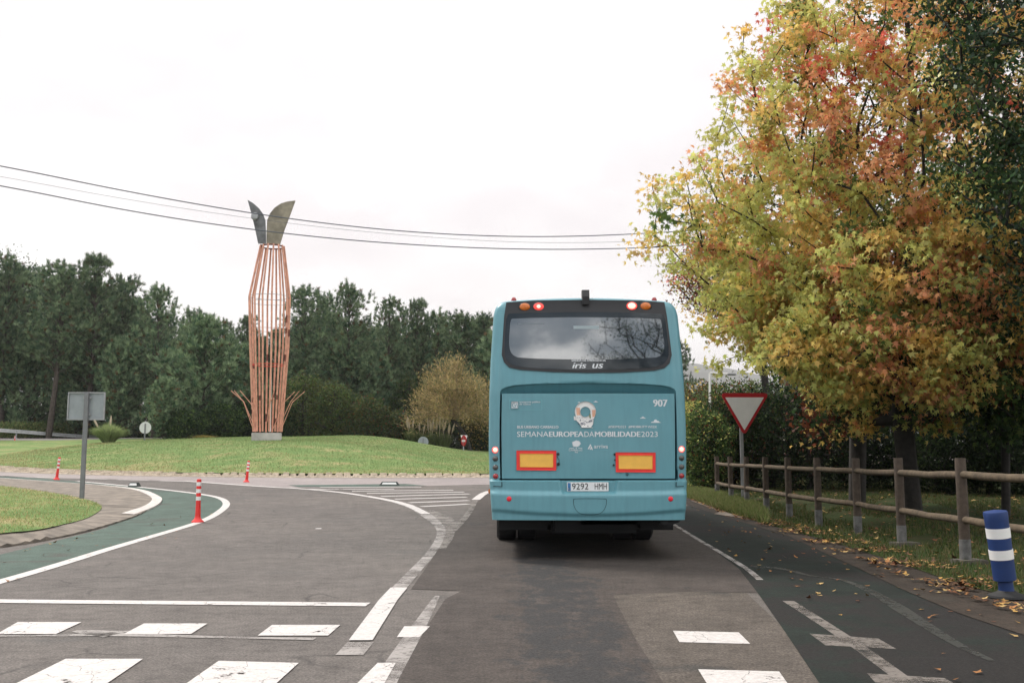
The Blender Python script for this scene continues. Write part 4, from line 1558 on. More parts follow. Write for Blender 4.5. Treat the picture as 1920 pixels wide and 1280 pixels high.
separator(730.5, 909.8, 30, 'long low dark rubber separator with a pale reflector on the far green strip', 0.0, 0.66, 0.12)
separator(252, 912.5, 10, 'small triangular dark rubber separator on the white line near the island', R(-12), 0.34, 0.14)

# ---- blue and white bollard, tilted
x, y = G(1889, 1122, 0.01)
z = gz(x, y) + 0.02
BOL = (x, y)
bb = thing('blue_bollard', (x, y, z), 'tilted blue bollard with two white bands on a black foot at the path edge', 'bollard')
s_ = y / F
tl = Matrix.Rotation(R(-6.5), 4, 'Y') @ Matrix.Rotation(R(3), 4, 'X')
MB().lathe([(0.165, 0), (0.16, 0.018), (0.09, 0.045), (0.075, 0.06)], 26, (x, y, z)).build('foot', M['black'], bb, smooth=True)
MB().lathe([(0.066, 0.045), (0.062, 0.16)], 20, (x, y, z), tl).build('neck', M['blue'], bb, smooth=True)
MB().lathe([(0.08, 0.15), (0.096, 0.158), (0.098, 0.42), (0.101, 0.70), (0.104, 0.755), (0.099, 0.77), (0.03, 0.782)], 30, (x, y, z), tl).build('body', M['blue'], bb, smooth=True)
for z0, z1 in ((0.345, 0.43), (0.535, 0.625)):
    MB().lathe([(0.1015, z0), (0.1025, z1)], 30, (x, y, z), tl).build('white_band', M['sign_white'], bb, smooth=True)

# ---- guard rail
gr_px = [(-160, 789, 80), (-60, 798, 83), (0, 803, 85), (60, 807.5, 87.5), (120, 812.5, 90), (165, 815.2, 92), (215, 818, 95), (250, 819.5, 98)]
gp = [at(*p) for p in gr_px]
gr = thing('guard_rail', (gp[2][0], gp[2][1], gz(*gp[2][:2])), 'long galvanised guard rail curving along the exit road at left', 'guard rail')
pr = [(0, 0.0), (0.05, -0.03), (0.05, -0.09), (0.0, -0.13), (0.0, -0.18), (0.05, -0.22), (0.05, -0.28), (0.0, -0.31)]
gpr = resample([p for p in gp], 2.0, closed=False)
V = []
for p in gpr:
    for o_, dz in pr:
        V.append((p[0], p[1] - o_, p[2] + dz))
n, k = len(gpr), len(pr)
mb = MB().add(V, [[i * k + j, (i + 1) * k + j, (i + 1) * k + j + 1, i * k + j + 1] for i in range(n - 1) for j in range(k - 1)])
M['rail_steel'] = pmat('bright_galvanised', (0.62, 0.62, 0.62), 0.5, metal=0.2, var=0.1)
mb.build('beam', M['rail_steel'], gr)
for p in gpr[::2]:
    zb = gz(p[0], p[1] + .1) - .05
    MB().box((p[0], p[1] + 0.08, (zb + p[2] - .02) / 2), (0.1, 0.1, max(.1, p[2] - .02 - zb))).build('post', M['galv'], gr)

# ---- copper sculpture
SY = 65.0
sb_ = at(499.5, 812, SY)
zc0 = float(mound(np.array([sb_[0]]), np.array([SY]))[0])
sc = thing('sculpture', (sb_[0], SY, zc0), 'tall fish shaped sculpture of copper tubes with two metal tail fins on the mound', 'sculpture')
p0, p1 = at(465.5, 825.5, SY), at(534, 811.5, SY)
w = p1[0] - p0[0]
MB().box(((p0[0] + p1[0]) / 2, SY, (min(zc0 - .3, p0[2]) + p1[2]) / 2), (w * .80, w * .80, p1[2] - min(zc0 - .3, p0[2])), rz=R(14), bev=0.03).build('plinth', pmat('plinth_concrete', (0.42, 0.39, 0.37), 0.85, var=0.25, scale=1.5, bump=0.3), sc)
cb, cm, cl, ct = at(501.5, 809, SY), at(505.5, 557, SY), at(505, 650, SY), at(510.5, 461, SY)
rb, rm, rl, rt = (26 * SY / F, 38 * SY / F, 35.5 * SY / F, 22 * SY / F)
nb_ = 14
for i in range(nb_):
    a = 2 * math.pi * (i + 0.27) / nb_
    pts = []
    for (c, r) in ((cb, rb), (cl, rl), (cm, rm), (ct, rt)):
        pts.append((c[0] + r * math.cos(a), SY + r * math.sin(a), c[2]))
    MB().tube(pts, 0.060, 10).build('tube', M['copper'], sc, smooth=True)
rs = random.Random(4)
for i in range(14):
    a = 2 * math.pi * (rs.randrange(nb_) + 0.27) / nb_
    t0 = rs.uniform(0, .85)
    f = lambda t: Vector((cb[0] + (cm[0] - cb[0]) * t + (rb + (rm - rb) * t) * math.cos(a), SY + (rb + (rm - rb) * t) * math.sin(a), cb[2] + (cm[2] - cb[2]) * t))
    # the tube bows between base and ring: sample the same kinked line
    def g(t):
        zt_ = cb[2] + (cm[2] - cb[2]) * t
        tl_ = (cl[2] - cb[2]) / (cm[2] - cb[2])
        if t < tl_:
            u = t / tl_
            c0, c1, r0, r1 = cb, cl, rb, rl
        else:
            u = (t - tl_) / (1 - tl_)
            c0, c1, r0, r1 = cl, cm, rl, rm
        r = r0 + (r1 - r0) * u
        return Vector((c0[0] + (c1[0] - c0[0]) * u + r * math.cos(a), SY + r * math.sin(a), c0[2] + (c1[2] - c0[2]) * u))
    MB().tube([g(t0), g(t0 + 0.02), g(t0 + rs.uniform(.03, .06))], 0.0615, 10, cap=False).build('rust_patch', M['rust'], sc, smooth=True)


def ring(c, r, rad, mat, name):
    pts = [(c[0] + r * math.cos(2 * math.pi * i / 32), SY + r * math.sin(2 * math.pi * i / 32), c[2]) for i in range(33)]
    MB().tube(pts, rad, 6, cap=False).build(name, mat, sc)


ring((cm[0], SY, cm[2] + .02), rm - .06, 0.018, M['galv'], 'ring')
ring((cm[0], SY, cm[2] - .35), rm - .1, 0.014, M['galv'], 'ring')
ring((ct[0], SY, ct[2] - .06), rt - .04, 0.05, M['rust'], 'ring')
ring((cl[0], SY, at(500, 684, SY)[2]), rl - .18, 0.022, M['red'], 'ring')
ring((cl[0], SY, at(500, 618, SY)[2]), rl - .08, 0.014, M['copper'], 'ring')
pw0, pw1 = at(506, 809, SY), at(509, 620, SY)
MB().tube([pw0, pw1], 0.06, 8).build('inner_pole', M['sign_white'], sc)
for stem in ([(433, 732), (456.5, 752.5), (476, 808)], [(439, 732), (457.5, 753.5), (477, 800)], [(450, 732), (471, 757), (484, 800)], [(471.5, 733), (474, 745), (482, 800)], [(571.5, 733.5), (548, 754), (526, 808)],
             [(561, 733), (545.5, 752), (523, 800)], [(553, 734), (533.5, 753), (511, 806)], [(514, 733), (505, 760), (498, 808)]):
    mb = MB().tube([at(*stem[0], SY - 1.1), at(*stem[1], SY - 1.0), at(*stem[2], SY - 0.8)], 0.024, 8)
    mb.build('stem', M['copper'], sc, smooth=True)
# fins: bowed metal blades with real thickness
for outl, mt, sgn, nm in (([(488.5, 460.5), (481, 428), (473, 399), (466, 376.5), (479, 385), (490, 395), (498, 406), (502.5, 418), (503.5, 440), (503.5, 461)], 'dark_steel', -1, 'fin'),
                      ([(504.5, 461), (504.8, 440), (506, 418), (511, 405), (519, 394), (530, 385), (541, 380), (554, 376.5), (545, 405), (536, 432), (528, 461)], 'brass_steel', 1, 'fin')):
    cxp = at(504, 420, SY)[0]
    poly = [(at(*p, SY)[0], at(*p, SY)[2]) for p in outl]
    bow = lambda x, z, o=0.0: SY - 0.75 + 0.30 * np.abs(x - cxp) ** 1.5 + o
    V, Fc = drape(poly, 0.3, lambda x, z: np.stack([x, bow(x, z), z], 1))
    nbp = len(resample(poly, 0.3))
    n = len(V)
    V2 = V + np.array([0, 0.10, 0])
    Fl = Fc.tolist() + [[a + n for a in f[::-1]] for f in Fc.tolist()] + [[i, (i + 1) % nbp, n + (i + 1) % nbp, n + i] for i in range(nbp)]
    o = mesh(nm, np.concatenate([V, V2]), Fl, M[mt], sc)
    o.data.polygons.foreach_set('use_smooth', np.ones(len(o.data.polygons), bool))
    o.data.set_sharp_from_angle(angle=R(40))
e = at(482.5, 410, SY)
MB().lathe([(0.26, -0.05), (0.22, 0.03), (0.05, 0.06)], 18, (e[0], SY - 0.72, e[2]), Matrix.Rotation(R(90), 4, 'X')).build('eye_disc', M['galv'], sc, smooth=True)

# ---- overhead cables
cables = (([(-400, 240), (0, 310), (240, 360), (480, 402), (700, 430), (900, 443), (1080, 444), (1280, 434), (1390, 425), (1460, 416)], 0.015, 'upper twisted overhead cable crossing the whole sky'),
          ([(-400, 262), (0, 330.5), (240, 375), (480, 411.5), (700, 437), (950, 455), (1150, 455), (1280, 447), (1460, 434)], 0.005, 'thin faint overhead wire between the two thick cables'),
          ([(-400, 280), (0, 347), (240, 396), (470, 431), (700, 455), (960, 468.5), (1200, 466), (1320, 457), (1460, 444)], 0.015, 'lower thick overhead cable sagging in front of the sculpture fins'))
for pts, r, lab in cables:
    P = smooth_poly(pts, 3, closed=False)
    W_ = [at(a, b, 25.0 + 9.0 * (a / 1920.0)) for a, b in P]
    o = MB().tube(W_, r, 8).build('overhead_cable', M['cable'], None, smooth=True)
    tag(o, lab, 'cable')
# utility pole the cables run to, inside the maple
e = at(1468, 425, 25 + 9 * 1468 / 1920)
pl = thing('utility_pole', (e[0], e[1], gz(e[0], e[1])), 'concrete utility pole hidden in the maple carrying the overhead cables', 'pole')
MB().lathe([(0.15, 0), (0.09, e[2] - gz(e[0], e[1]) + .5)], 12, (e[0], e[1], gz(e[0], e[1]))).build('pole', M['concrete'], pl, smooth=True)
MB().box((e[0] - .05, e[1], e[2] - .1), (0.9, 0.1, 0.1)).build('crossarm', M['galv'], pl)

# ---- thin white lamp post beyond the hedge, cabinet
Y = 42.0
a, b, c = at(1331, 900, Y), at(1331, 699, Y), at(1366, 701, Y)
z0 = gz(a[0], Y)
lp = thing('street_lamp', (a[0], Y, z0), 'thin white lamp post with a short level arm beyond the hedge', 'street lamp')
MB().tube([(a[0], Y, z0), b], [0.06, 0.045], 10).build('pole', M['sign_white'], lp)
MB().tube([b, c], 0.035, 8).build('arm', M['sign_white'], lp)
MB().box((c[0] + .12, Y, c[2] - .02), (0.4, 0.16, 0.08), bev=0.03).build('lamp_head', M['galv'], lp)
Y = 31.0
p0, p1 = at(1325, 836, Y), at(1343, 810, Y)
o = MB().box(((p0[0] + p1[0]) / 2, Y, (p0[2] + p1[2]) / 2), (p1[0] - p0[0], 0.2, p1[2] - p0[2]), rz=R(25), bev=0.01)
cab = thing('meter_box', ((p0[0] + p1[0]) / 2, Y, gz(p0[0], Y)), 'small white ribbed box on a post in the hedge beside the bus', 'utility box')
o.build('box', M['sign_white'], cab)
mb = MB()
for i in range(4):
    mb.box(((p0[0] + p1[0]) / 2 - .1 + i * .065, Y - .13 + i * .03, (p0[2] + p1[2]) / 2), (0.012, 0.05, (p1[2] - p0[2]) * .9))
mb.build('rib', M['galv'], cab)
MB().box(((p0[0] + p1[0]) / 2 + .05, Y + .12, (p0[2] + gz(p0[0], Y)) / 2), (0.07, 0.07, p0[2] - gz(p0[0], Y) + .1)).build('post', M['wood'], cab)

# ---- house roof glimpsed beyond the hedge
Y = 75.0
a = at(1302, 779, Y)
hx, hz = a[0] + 4.2, gz(a[0], Y)
hs = thing('house', (hx, Y, hz), 'small grey roofed house mostly hidden behind the hedge right of the bus', 'house')
wall_h = a[2] - hz
MB().box((hx, Y + 4, hz + wall_h / 2), (7.6, 8, wall_h)).build('wall', pmat('house_wall', (0.42, 0.37, 0.30), 0.9), hs)
MB().prism([(-4.4, 0), (4.4, 0), (0.0, 1.9)], 8.8, Matrix.Translation((hx, Y - .4, hz + wall_h)) @ Matrix.Rotation(R(90), 4, 'X') @ Matrix.Scale(-1, 4, (0, 0, 1))).build('roof', pmat('roof_slate', (0.20, 0.19, 0.18), 0.8, var=0.3), hs)
MB().box((hx - 2, Y - .02, hz + wall_h * .55), (1.0, .08, 1.2)).build('window', M['bus_glass_band'], hs)

# ---- white car beyond the bus
Y = 46.0
c = at(1296, 880, Y)
cz = gz(c[0], Y)
car = thing('parked_car', (c[0] + 0.2, Y, cz), 'white car partly hidden between the bus and the hedge', 'car')
prof = [(-2.0, 0.35), (-2.05, 0.75), (-1.95, 1.0), (-1.6, 1.42), (-1.2, 1.50), (0.2, 1.48), (0.95, 1.02), (1.9, 0.88), (2.0, 0.6), (1.95, 0.35)]
Mc = Matrix.Translation((c[0] + 0.2 - 0.88, Y + 2, cz)) @ Matrix(((0, 0, 1, 0), (1, 0, 0, 0), (0, 1, 0, 0), (0, 0, 0, 1)))
M['car_white'] = pmat('white_car_paint', (0.62, 0.62, 0.62), 0.3, coat=0.5, var=0.03)
MB().prism(prof, 1.76, Mc).build('body', M['car_white'], car)
MB().add([(c[0] + .2 - .7, Y + 0.02, cz + 1.02), (c[0] + .2 + .7, Y + 0.02, cz + 1.02), (c[0] + .2 + .6, Y + 0.36, cz + 1.40), (c[0] + .2 - .6, Y + 0.36, cz + 1.40)], [[0, 1, 2, 3]]).build('rear_window', M['bus_glass_band'], car)
for s in (-1, 1):
    MB().box((c[0] + .2 + s * .74, Y - .06, cz + .86), (0.22, .06, .2), bev=.02).build('tail_light', M['red_lens'], car)
    for yy in (.75, 3.3):
        MB().lathe([(0.2, -.09), (0.31, -.09), (0.32, 0), (0.31, .09), (0.2, .09)], 20, (c[0] + .2 + s * .82, Y + yy, cz + .32), Matrix.Rotation(R(90), 4, 'Y')).build('wheel', M['black'], car, smooth=True)

# ---- low white and red board behind the right edge of the mound
Y = 93.0
pp = [(824, 841.2), (832, 840.6), (852, 841.5), (864, 843.0), (870.5, 845.3), (874, 849), (874, 856), (824, 856)]
pw = [at(a, b, Y) for a, b in pp]
bd = thing('barrier', (pw[0][0] + 1.2, Y, gz(pw[0][0], Y)), 'low white barrier with a red stripe showing over the mound edge', 'barrier')
MB().prism([(p[0], p[2]) for p in pw], 0.25, Mxz(Y)).build('board', M['car_white'], bd)
q = [at(a, b, Y) for a, b in ((840, 843.3), (855, 844.2), (854, 846.2), (842, 845.6))]
MB().prism([(p[0], p[2]) for p in q], 0.02, Mxz(Y - .03)).build('red_stripe', M['red'], bd)
q = [at(a, b, Y) for a, b in circ(866.5, 848, 2.6, 2.6, 14)]
MB().prism([(p[0], p[2]) for p in q], 0.02, Mxz(Y - .03)).build('blue_disc', pmat('pale_blue', (0.12, 0.25, 0.32), 0.5), bd)

# ================================================================== VEGETATION
rng = np.random.default_rng(11)


def rand_dirs(n, up=0.0):
    d = rng.normal(size=(n, 3))
    d[:, 2] += up
    return d / np.linalg.norm(d, axis=1)[:, None]


MAPLE = np.array([(0, 0, 0), (.12, .06, 0), (.42, .12, -.16), (.19, .26, -.02), (.50, .62, -.26), (.13, .50, 0), (0, 1.0, -.22), (-.13, .50, 0), (-.50, .62, -.26), (-.19, .26, -.02), (-.42, .12, -.16), (-.12, .06, 0)])
STAR = np.array([(0, 0, 0), (.45, .25, -.05), (.2, .45, 0), (0, 1.0, -.06), (-.2, .45, 0), (-.45, .25, -.05)])
RHOMB = np.array([(0, 0, 0), (.27, .45, -.04), (0, 1.0, -.05), (-.27, .45, -.04)])
LANCE = np.array([(0, 0, 0), (.11, .4, -.03), (0, 1.0, -.05), (-.11, .4, -.03)])


def leaves(P, size, shape, droop=0.35, D=None):
    """leaf polygons at points P; returns V, F"""
    n = len(P)
    k = len(shape)
    t = rng.normal(size=(n, 3))
    if D is not None:
        t = t * 0.6 + D
    t[:, 2] -= droop
    t /= np.linalg.norm(t, axis=1)[:, None]
    u = np.cross(t, rand_dirs(n, 0.9))
    u /= np.linalg.norm(u, axis=1)[:, None] + 1e-9
    w = np.cross(u, t)
    s = size * rng.uniform(0.65, 1.25, n)
    V = P[:, None, :] + s[:, None, None] * (shape[None, :, 0:1] * u[:, None, :] + shape[None, :, 1:2] * t[:, None, :] + shape[None, :, 2:3] * w[:, None, :])
    Fc = np.arange(n * k).reshape(n, k)
    return V.reshape(-1, 3), Fc


def grow(base, top, r_trunk, targets, bf=0.35, step=0.45, sag=0.06):
    """branches that reach every target: greedy tree with balanced path lengths"""
    H = np.linalg.norm(np.array(top) - base)
    nt_ = max(4, int(H / step))
    wv, wp = rng.normal(size=2) * 0.018 * H, rng.uniform(0, 6, 2)
    P = [np.array(base) + (np.array(top) - base) * i / nt_ + np.array([wv[0] * math.sin(4 * i / nt_ + wp[0]) - wv[0] * math.sin(wp[0]), wv[1] * math.sin(4 * i / nt_ + wp[1]) - wv[1] * math.sin(wp[1]), 0]) for i in range(nt_ + 1)]
    par = [-1] + list(range(nt_))
    L_ = [np.linalg.norm(P[i] - P[0]) for i in range(nt_ + 1)]
    start = max(1, int(nt_ * 0.28))
    order = np.argsort(np.linalg.norm(targets[:, :2] - np.array(base)[:2], axis=1) + 0.3 * np.abs(targets[:, 2] - base[2]))
    PA = np.zeros((len(P) + len(targets) * 14, 3))
    LA = np.zeros(len(PA))
    n = len(P)
    PA[:n], LA[:n] = P, L_
    par = list(par)
    tips = []
    for ti in order:
        T = targets[ti]
        d = np.linalg.norm(PA[start:n] - T, axis=1)
        below = np.clip(PA[start:n, 2] - T[2], 0, None)
        c = d + bf * LA[start:n] + 0.5 * below
        j = int(np.argmin(c)) + start
        m = max(1, min(12, int(d[j - start] / step)))
        a = PA[j]
        bend = rng.normal(size=3) * 0.05 * d[j - start]
        prev = j
        for q in range(1, m + 1):
            t = q / m
            PA[n] = a + (T - a) * t + (bend + np.array([0, 0, sag * d[j - start]])) * math.sin(math.pi * t)
            LA[n] = LA[prev] + np.linalg.norm(PA[n] - PA[prev])
            par.append(prev)
            prev = n
            n += 1
        tips.append(prev)
    P = PA[:n]
    par = np.array(par)
    area = np.zeros(n)
    area[tips] += 1.0
    for i in range(n - 1, 0, -1):
        area[par[i]] += max(area[i], 0.6)
    rad = r_trunk * (area / area[0]) ** 0.46
    rad = np.maximum(rad, 0.006)
    return P, par, rad, np.array(tips)


def tubes(P, par, rad, sides=5, minr=0.0):
    idx = np.where((par >= 0) & (rad > minr))[0]
    A, Bq = P[par[idx]], P[idx]
    ra, rb_ = np.minimum(rad[par[idx]], rad[idx] * 1.6), rad[idx]
    ra = np.where(par[idx] < 6, rad[par[idx]], ra)
    d = Bq - A
    d /= np.linalg.norm(d, axis=1)[:, None] + 1e-9
    up = np.where(np.abs(d[:, 2:3]) > 0.9, np.array([[1.0, 0, 0]]), np.array([[0, 0, 1.0]]))
    u = np.cross(d, up)
    u /= np.linalg.norm(u, axis=1)[:, None] + 1e-9
    w = np.cross(d, u)
    th = np.arange(sides) * 2 * np.pi / sides
    ring_ = np.cos(th)[None, :, None] * u[:, None] + np.sin(th)[None, :, None] * w[:, None]
    V = np.concatenate([A[:, None] + ring_ * ra[:, None, None], Bq[:, None] + ring_ * rb_[:, None, None]], 1)
    n = len(idx)
    base = np.arange(n)[:, None] * 2 * sides
    k = np.arange(sides)
    k2 = (k + 1) % sides
    Fc = np.stack([base + k, base + k2, base + k2 + sides, base + k + sides], -1).reshape(-1, 4)
    return V.reshape(-1, 3), Fc


def ell_points(n, c, r, inner=0.45):
    d = rand_dirs(n)
    q = rng.uniform(inner ** 3, 1, n) ** (1 / 3)
    return np.array(c) + d * q[:, None] * np.array(r)


def vnoise(P, s, seed=0):
    """cheap smooth noise 0..1"""
    r_ = np.random.default_rng(seed)
    out = np.zeros(len(P))
    for i in range(5):
        k = r_.normal(size=3) * s * (1 + 0.5 * i)
        out += np.sin(P @ k + r_.uniform(0, 6.28))
    return 0.5 + out / 6.5


PAL = {'red': (0.68, 0.16, 0.11), 'salmon': (0.78, 0.38, 0.19), 'gold': (0.76, 0.53, 0.17), 'lime': (0.58, 0.57, 0.18), 'green': (0.12, 0.18, 0.050), 'deep': (0.045, 0.085, 0.030), 'brown': (0.17, 0.055, 0.03),
       'dk': (0.022, 0.045, 0.022), 'olive': (0.10, 0.105, 0.035)}


def pick(W, names):
    """weights (n,k) -> colours"""
    W = np.clip(W, 0, None)
    c = np.cumsum(W / W.sum(1)[:, None], 1)
    r = rng.random(len(W))
    i = (r[:, None] > c).sum(1).clip(0, len(names) - 1)
    return np.array([PAL[n] for n in names])[i]


def tree(name, label, cat, base, top, r_trunk, targets, per, spread, size, shape, colfn, lmat, bf=0.35, droop=0.35, sides=6, group=None, along=3, parent_lab=None, minr=0.0, step=0.45, keep=None):
    base = np.array(base, float)
    t = thing(name, tuple(base), label, cat, group)
    P, par, rad, tips = grow(base, top, r_trunk, targets, bf, step)
    V, Fc = tubes(P, par, rad, sides, minr)
    mesh('trunk', V, Fc, M['bark'], t, smooth=True)
    src = [tips]
    cur = tips
    for _ in range(along):
        cur = par[cur]
        src.append(cur)
    n = per * len(tips)
    ti = rng.integers(0, len(tips), n)
    lv = rng.integers(0, len(src), n)
    lv = np.where(rng.random(n) < 0.5, 0, lv)
    node = np.stack(src)[lv, ti]
    node = np.where(node < 8, tips[ti], node)
    LP = P[node] + rng.normal(size=(n, 3)) * spread * np.array([1, 1, 0.7])
    tipcol = colfn(P[tips])
    if keep is not None:
        kk = keep(LP)
        LP, ti, n = LP[kk], ti[kk], int(kk.sum())
    V, Fc = leaves(LP, size, shape, droop)
    col = tipcol[ti] * rng.uniform(0.70, 1.30, (n, 1)) * rng.uniform(0.92, 1.08, (n, 3))
    mesh('crown', V, Fc, lmat, t, col=np.repeat(col, len(shape), 0))
    return t



def clear_sign(P):
    # the crown leaves a gap where the sign stands in front of it
    px = 960 + P[:, 0] / P[:, 1] * F
    z = CAM_Z + (P[:, 2] - CAM_Z) * 1.0
    py = HORIZON - (P[:, 2] - CAM_Z) / P[:, 1] * F
    return ~((P[:, 1] < 28) & (px > 1335) & (px < 1455) & (py > 722))


# ---- the large autumn maple
mb_ = G(1712, 968, 0.03)
MBASE = (mb_[0], mb_[1], gz(*mb_))
mx, my = MBASE[0], MBASE[1]
T = np.concatenate([
    ell_points(560, (mx + 0.3, my, 7.6), (4.7, 4.4, 6.2), 0.5),
    ell_points(190, (mx - 3.1, my - 1.0, 5.3), (2.2, 2.2, 1.8), 0.1),
    ell_points(130, (mx - 2.6, my - 0.4, 3.9), (2.3, 2.0, 1.0), 0.1),
    ell_points(130, (mx - 0.6, my - 3.4, 4.1), (2.8, 1.5, 2.0), 0.1),
    ell_points(60, (mx - 2.2, my - 1.6, 8.5), (1.8, 1.6, 2.3), 0.1)])
T = np.concatenate([T, ell_points(330, (mx + 0.1, my - .5, 7.0), (4.5, 4.2, 5.6), 0.75), ell_points(110, (mx - 1.3, my - 3.2, 3.0), (2.6, 1.4, 0.9), 0.1)])
T = T[(T[:, 2] > 1.95)]
# outline of the crown towards the road: narrow at the top, widest above the bus
_px = 960 + T[:, 0] / T[:, 1] * F
_py = HORIZON - (T[:, 2] - CAM_Z) / T[:, 1] * F
_lim = np.interp(_py, [-60, 0, 100, 200, 280, 340, 420, 520, 600, 680, 740, 790], [1480, 1450, 1405, 1385, 1345, 1320, 1292, 1290, 1305, 1345, 1440, 1470])
_in = _px > _lim + 22 + rng.normal(size=len(T)) * 24
_gap = (vnoise(T, 1.5, 21) > 0.40) | (_px > _lim + 190)
_sg = (_px > 1310) & (_px < 1475) & (_py > 685)
T = T[_in & _gap & ~_sg]
# a few long bare-ish sprays reaching out over the road
sprays = []
for px, py in ((1205, 466), (1222, 345), (1243, 410), (1262, 352), (1250, 495), (1290, 372), (1312, 306), (1340, 262), (1372, 150), (1366, 195), (1392, 105), (1300, 420), (1330, 340), (1240, 380), (1275, 440), (1395, 60), (1350, 245), (1225, 440), (1290, 500), (1285, 330)):
    sprays.append(at(px, py, my - 1.5 + rng.uniform(-1.0, 1.0)))
T = np.concatenate([T, np.array(sprays)])


def maple_col(P):
    u = (P[:, 0] - mx) / 4.7
    h = (P[:, 2] - 2) / 11.0
    n1_ = vnoise(P, 0.55, 3)
    n2_ = vnoise(P, 0.9, 8)
    red = np.clip(2.6 * (n1_ - 0.58) + 1.1 * (h - 0.5), 0, 1) * (u < 0.35) * (u > -0.75) * sm(.38, .5, h)
    sal = np.clip(1.6 * n1_ - 0.42 + 0.75 * h, 0.1, 1.5) * (1 - .6 * sm(-.5, -1.0, u))
    gold = np.full(len(P), 0.68) + 0.2 * (1 - h)
    lime = 0.42 + 0.9 * n2_ * (1 - h * 0.6) + np.clip(-u - .45, 0, 1) * 5.0
    gr = np.clip(0.65 * n2_ + 0.9 * (0.40 - h) + 0.5 * u, 0.05, 1.4)
    deep = np.clip(2.0 * (0.36 - h) * (u > -.35) + 1.0 * (u - 0.15) * (h < .6), 0, 1.6)  # low and right: dark green leaves, with deep shade put into their colour
    br = np.clip(3.5 * (0.16 - h), 0, 1.2) * (n1_ > .42)
    return pick(np.stack([red, sal, gold, lime, gr, deep, br], 1), ['red', 'salmon', 'gold', 'lime', 'green', 'deep', 'brown'])





maple = tree('maple_tree', 'large maple in red, orange and gold leaf behind the fence, filling the upper right', 'tree', MBASE, (mx + 0.25, my + 0.1, 8.6), 0.205, T, 80, 0.165, 0.128, MAPLE, maple_col, M['leaf'], bf=0.30, droop=0.6, sides=7, step=0.4, keep=clear_sign)


# ---- second maple behind, thin leaning tree, dark tree at the frame's right edge
def green_col(w):
    names = list(w)
    ww = np.array([w[k] for k in names])

    def f(P):
        n_ = vnoise(P, 0.8, 5)
        W_ = np.tile(ww, (len(P), 1)) * (0.5 + rng.random((len(P), len(ww))))
        W_[:, 0] *= 0.4 + 1.4 * n_
        return pick(W_, names)
    return f


b = G(1607, 946, 0.03)
T2 = np.concatenate([ell_points(230, (b[0] + 0.3, b[1], 6.2), (3.9, 3.2, 4.2), 0.4), ell_points(110, (b[0] - 1.0, b[1] - 1.5, 3.0), (3.0, 1.3, 1.3), 0.1)])
T2 = T2[(960 + T2[:, 0] / T2[:, 1] * F > 1500) | (HORIZON - (T2[:, 2] - CAM_Z) / T2[:, 1] * F < 640)]
tree('maple_tree', 'darker green and rust maple standing behind the large one, trunk left of it', 'tree', (*b, gz(*b)), (b[0] + .2, b[1], 6.5), 0.2,
     T2, 55, 0.27, 0.125, STAR,
     green_col({'green': 1.0, 'deep': .9, 'olive': .5, 'gold': .25, 'brown': .5}), M['leaf'], step=0.5, keep=clear_sign)
b = G(1886, 968, 0.03)
tree('slender_tree', 'slender dark green tree with a thin leaning trunk above the blue bollard', 'tree', (*b, gz(*b)), (b[0] + .55, b[1], 5.5), 0.085,
     np.concatenate([ell_points(380, (b[0] + .1, b[1] - .6, 4.5), (3.0, 2.0, 2.9), 0.3)]), 65, 0.24, 0.12, MAPLE,
     green_col({'green': .7, 'deep': 1.5, 'dk': 1.2, 'gold': .12, 'lime': .05}), M['leaf'], step=0.5)
fx, fy = 9.15, 13.6
tree('dark_tree', 'dark glossy green tree with a few yellow leaves at the right frame edge', 'tree', (fx, fy, 0), (fx, fy, 7.0), 0.18,
     ell_points(600, (fx, fy, 6.9), (3.15, 3.0, 4.3), 0.45), 110, 0.20, 0.095, RHOMB,
     green_col({'deep': 1.2, 'dk': 2.0, 'green': .55, 'gold': .22, 'olive': .2, 'lime': .08}), M['leaf_dark'], step=0.5)
# dark red-leaved tree left of the maple crown
b = (at(1450, 800, 36)[0], 36)
tree('red_leaf_tree', 'narrow tree with small dark red and green leaves between bus and maple', 'tree', (*b, gz(*b)), (b[0], b[1], 7.0), 0.13,
     ell_points(200, (b[0] - 1.8, b[1], 8.0), (1.75, 1.6, 1.9), 0.3), 70, 0.26, 0.10, STAR,
     green_col({'brown': .9, 'green': .9, 'gold': .35, 'lime': .3, 'red': .28}), M['leaf'], step=0.5, keep=clear_sign)

# ---- trees farther back on the right
back_trees = [((12.5, 38), 8.0, 3.4, 'deep green broadleaf tree behind the red-leaved tree, beyond the hedge'), ((17.5, 36), 9.0, 3.8, 'tall dark broadleaf tree far behind the large maple trunk'),
              ((22, 33), 9.0, 3.8, 'dark broadleaf tree beyond the fence near the right frame edge'), ((15.5, 46), 10.0, 4.2, 'olive broadleaf tree farthest back on the right'), ((16.3, 27.5), 8.0, 3.2, 'dark leafy tree between the large maple and the slender tree')]
for (p, h, r, lab) in back_trees:
    tree('broadleaf_tree', lab, 'tree', (*p, gz(*p)), (p[0], p[1], h * .7), 0.2, ell_points(170, (p[0], p[1], h * .58 + gz(*p)), (r, r, h * .46), 0.4), 55, 0.36, 0.17, RHOMB,
         green_col({'deep': 1.2, 'green': .8, 'dk': .8, 'olive': .4}), M['leaf_dark'], step=0.7, sides=5, minr=.02)


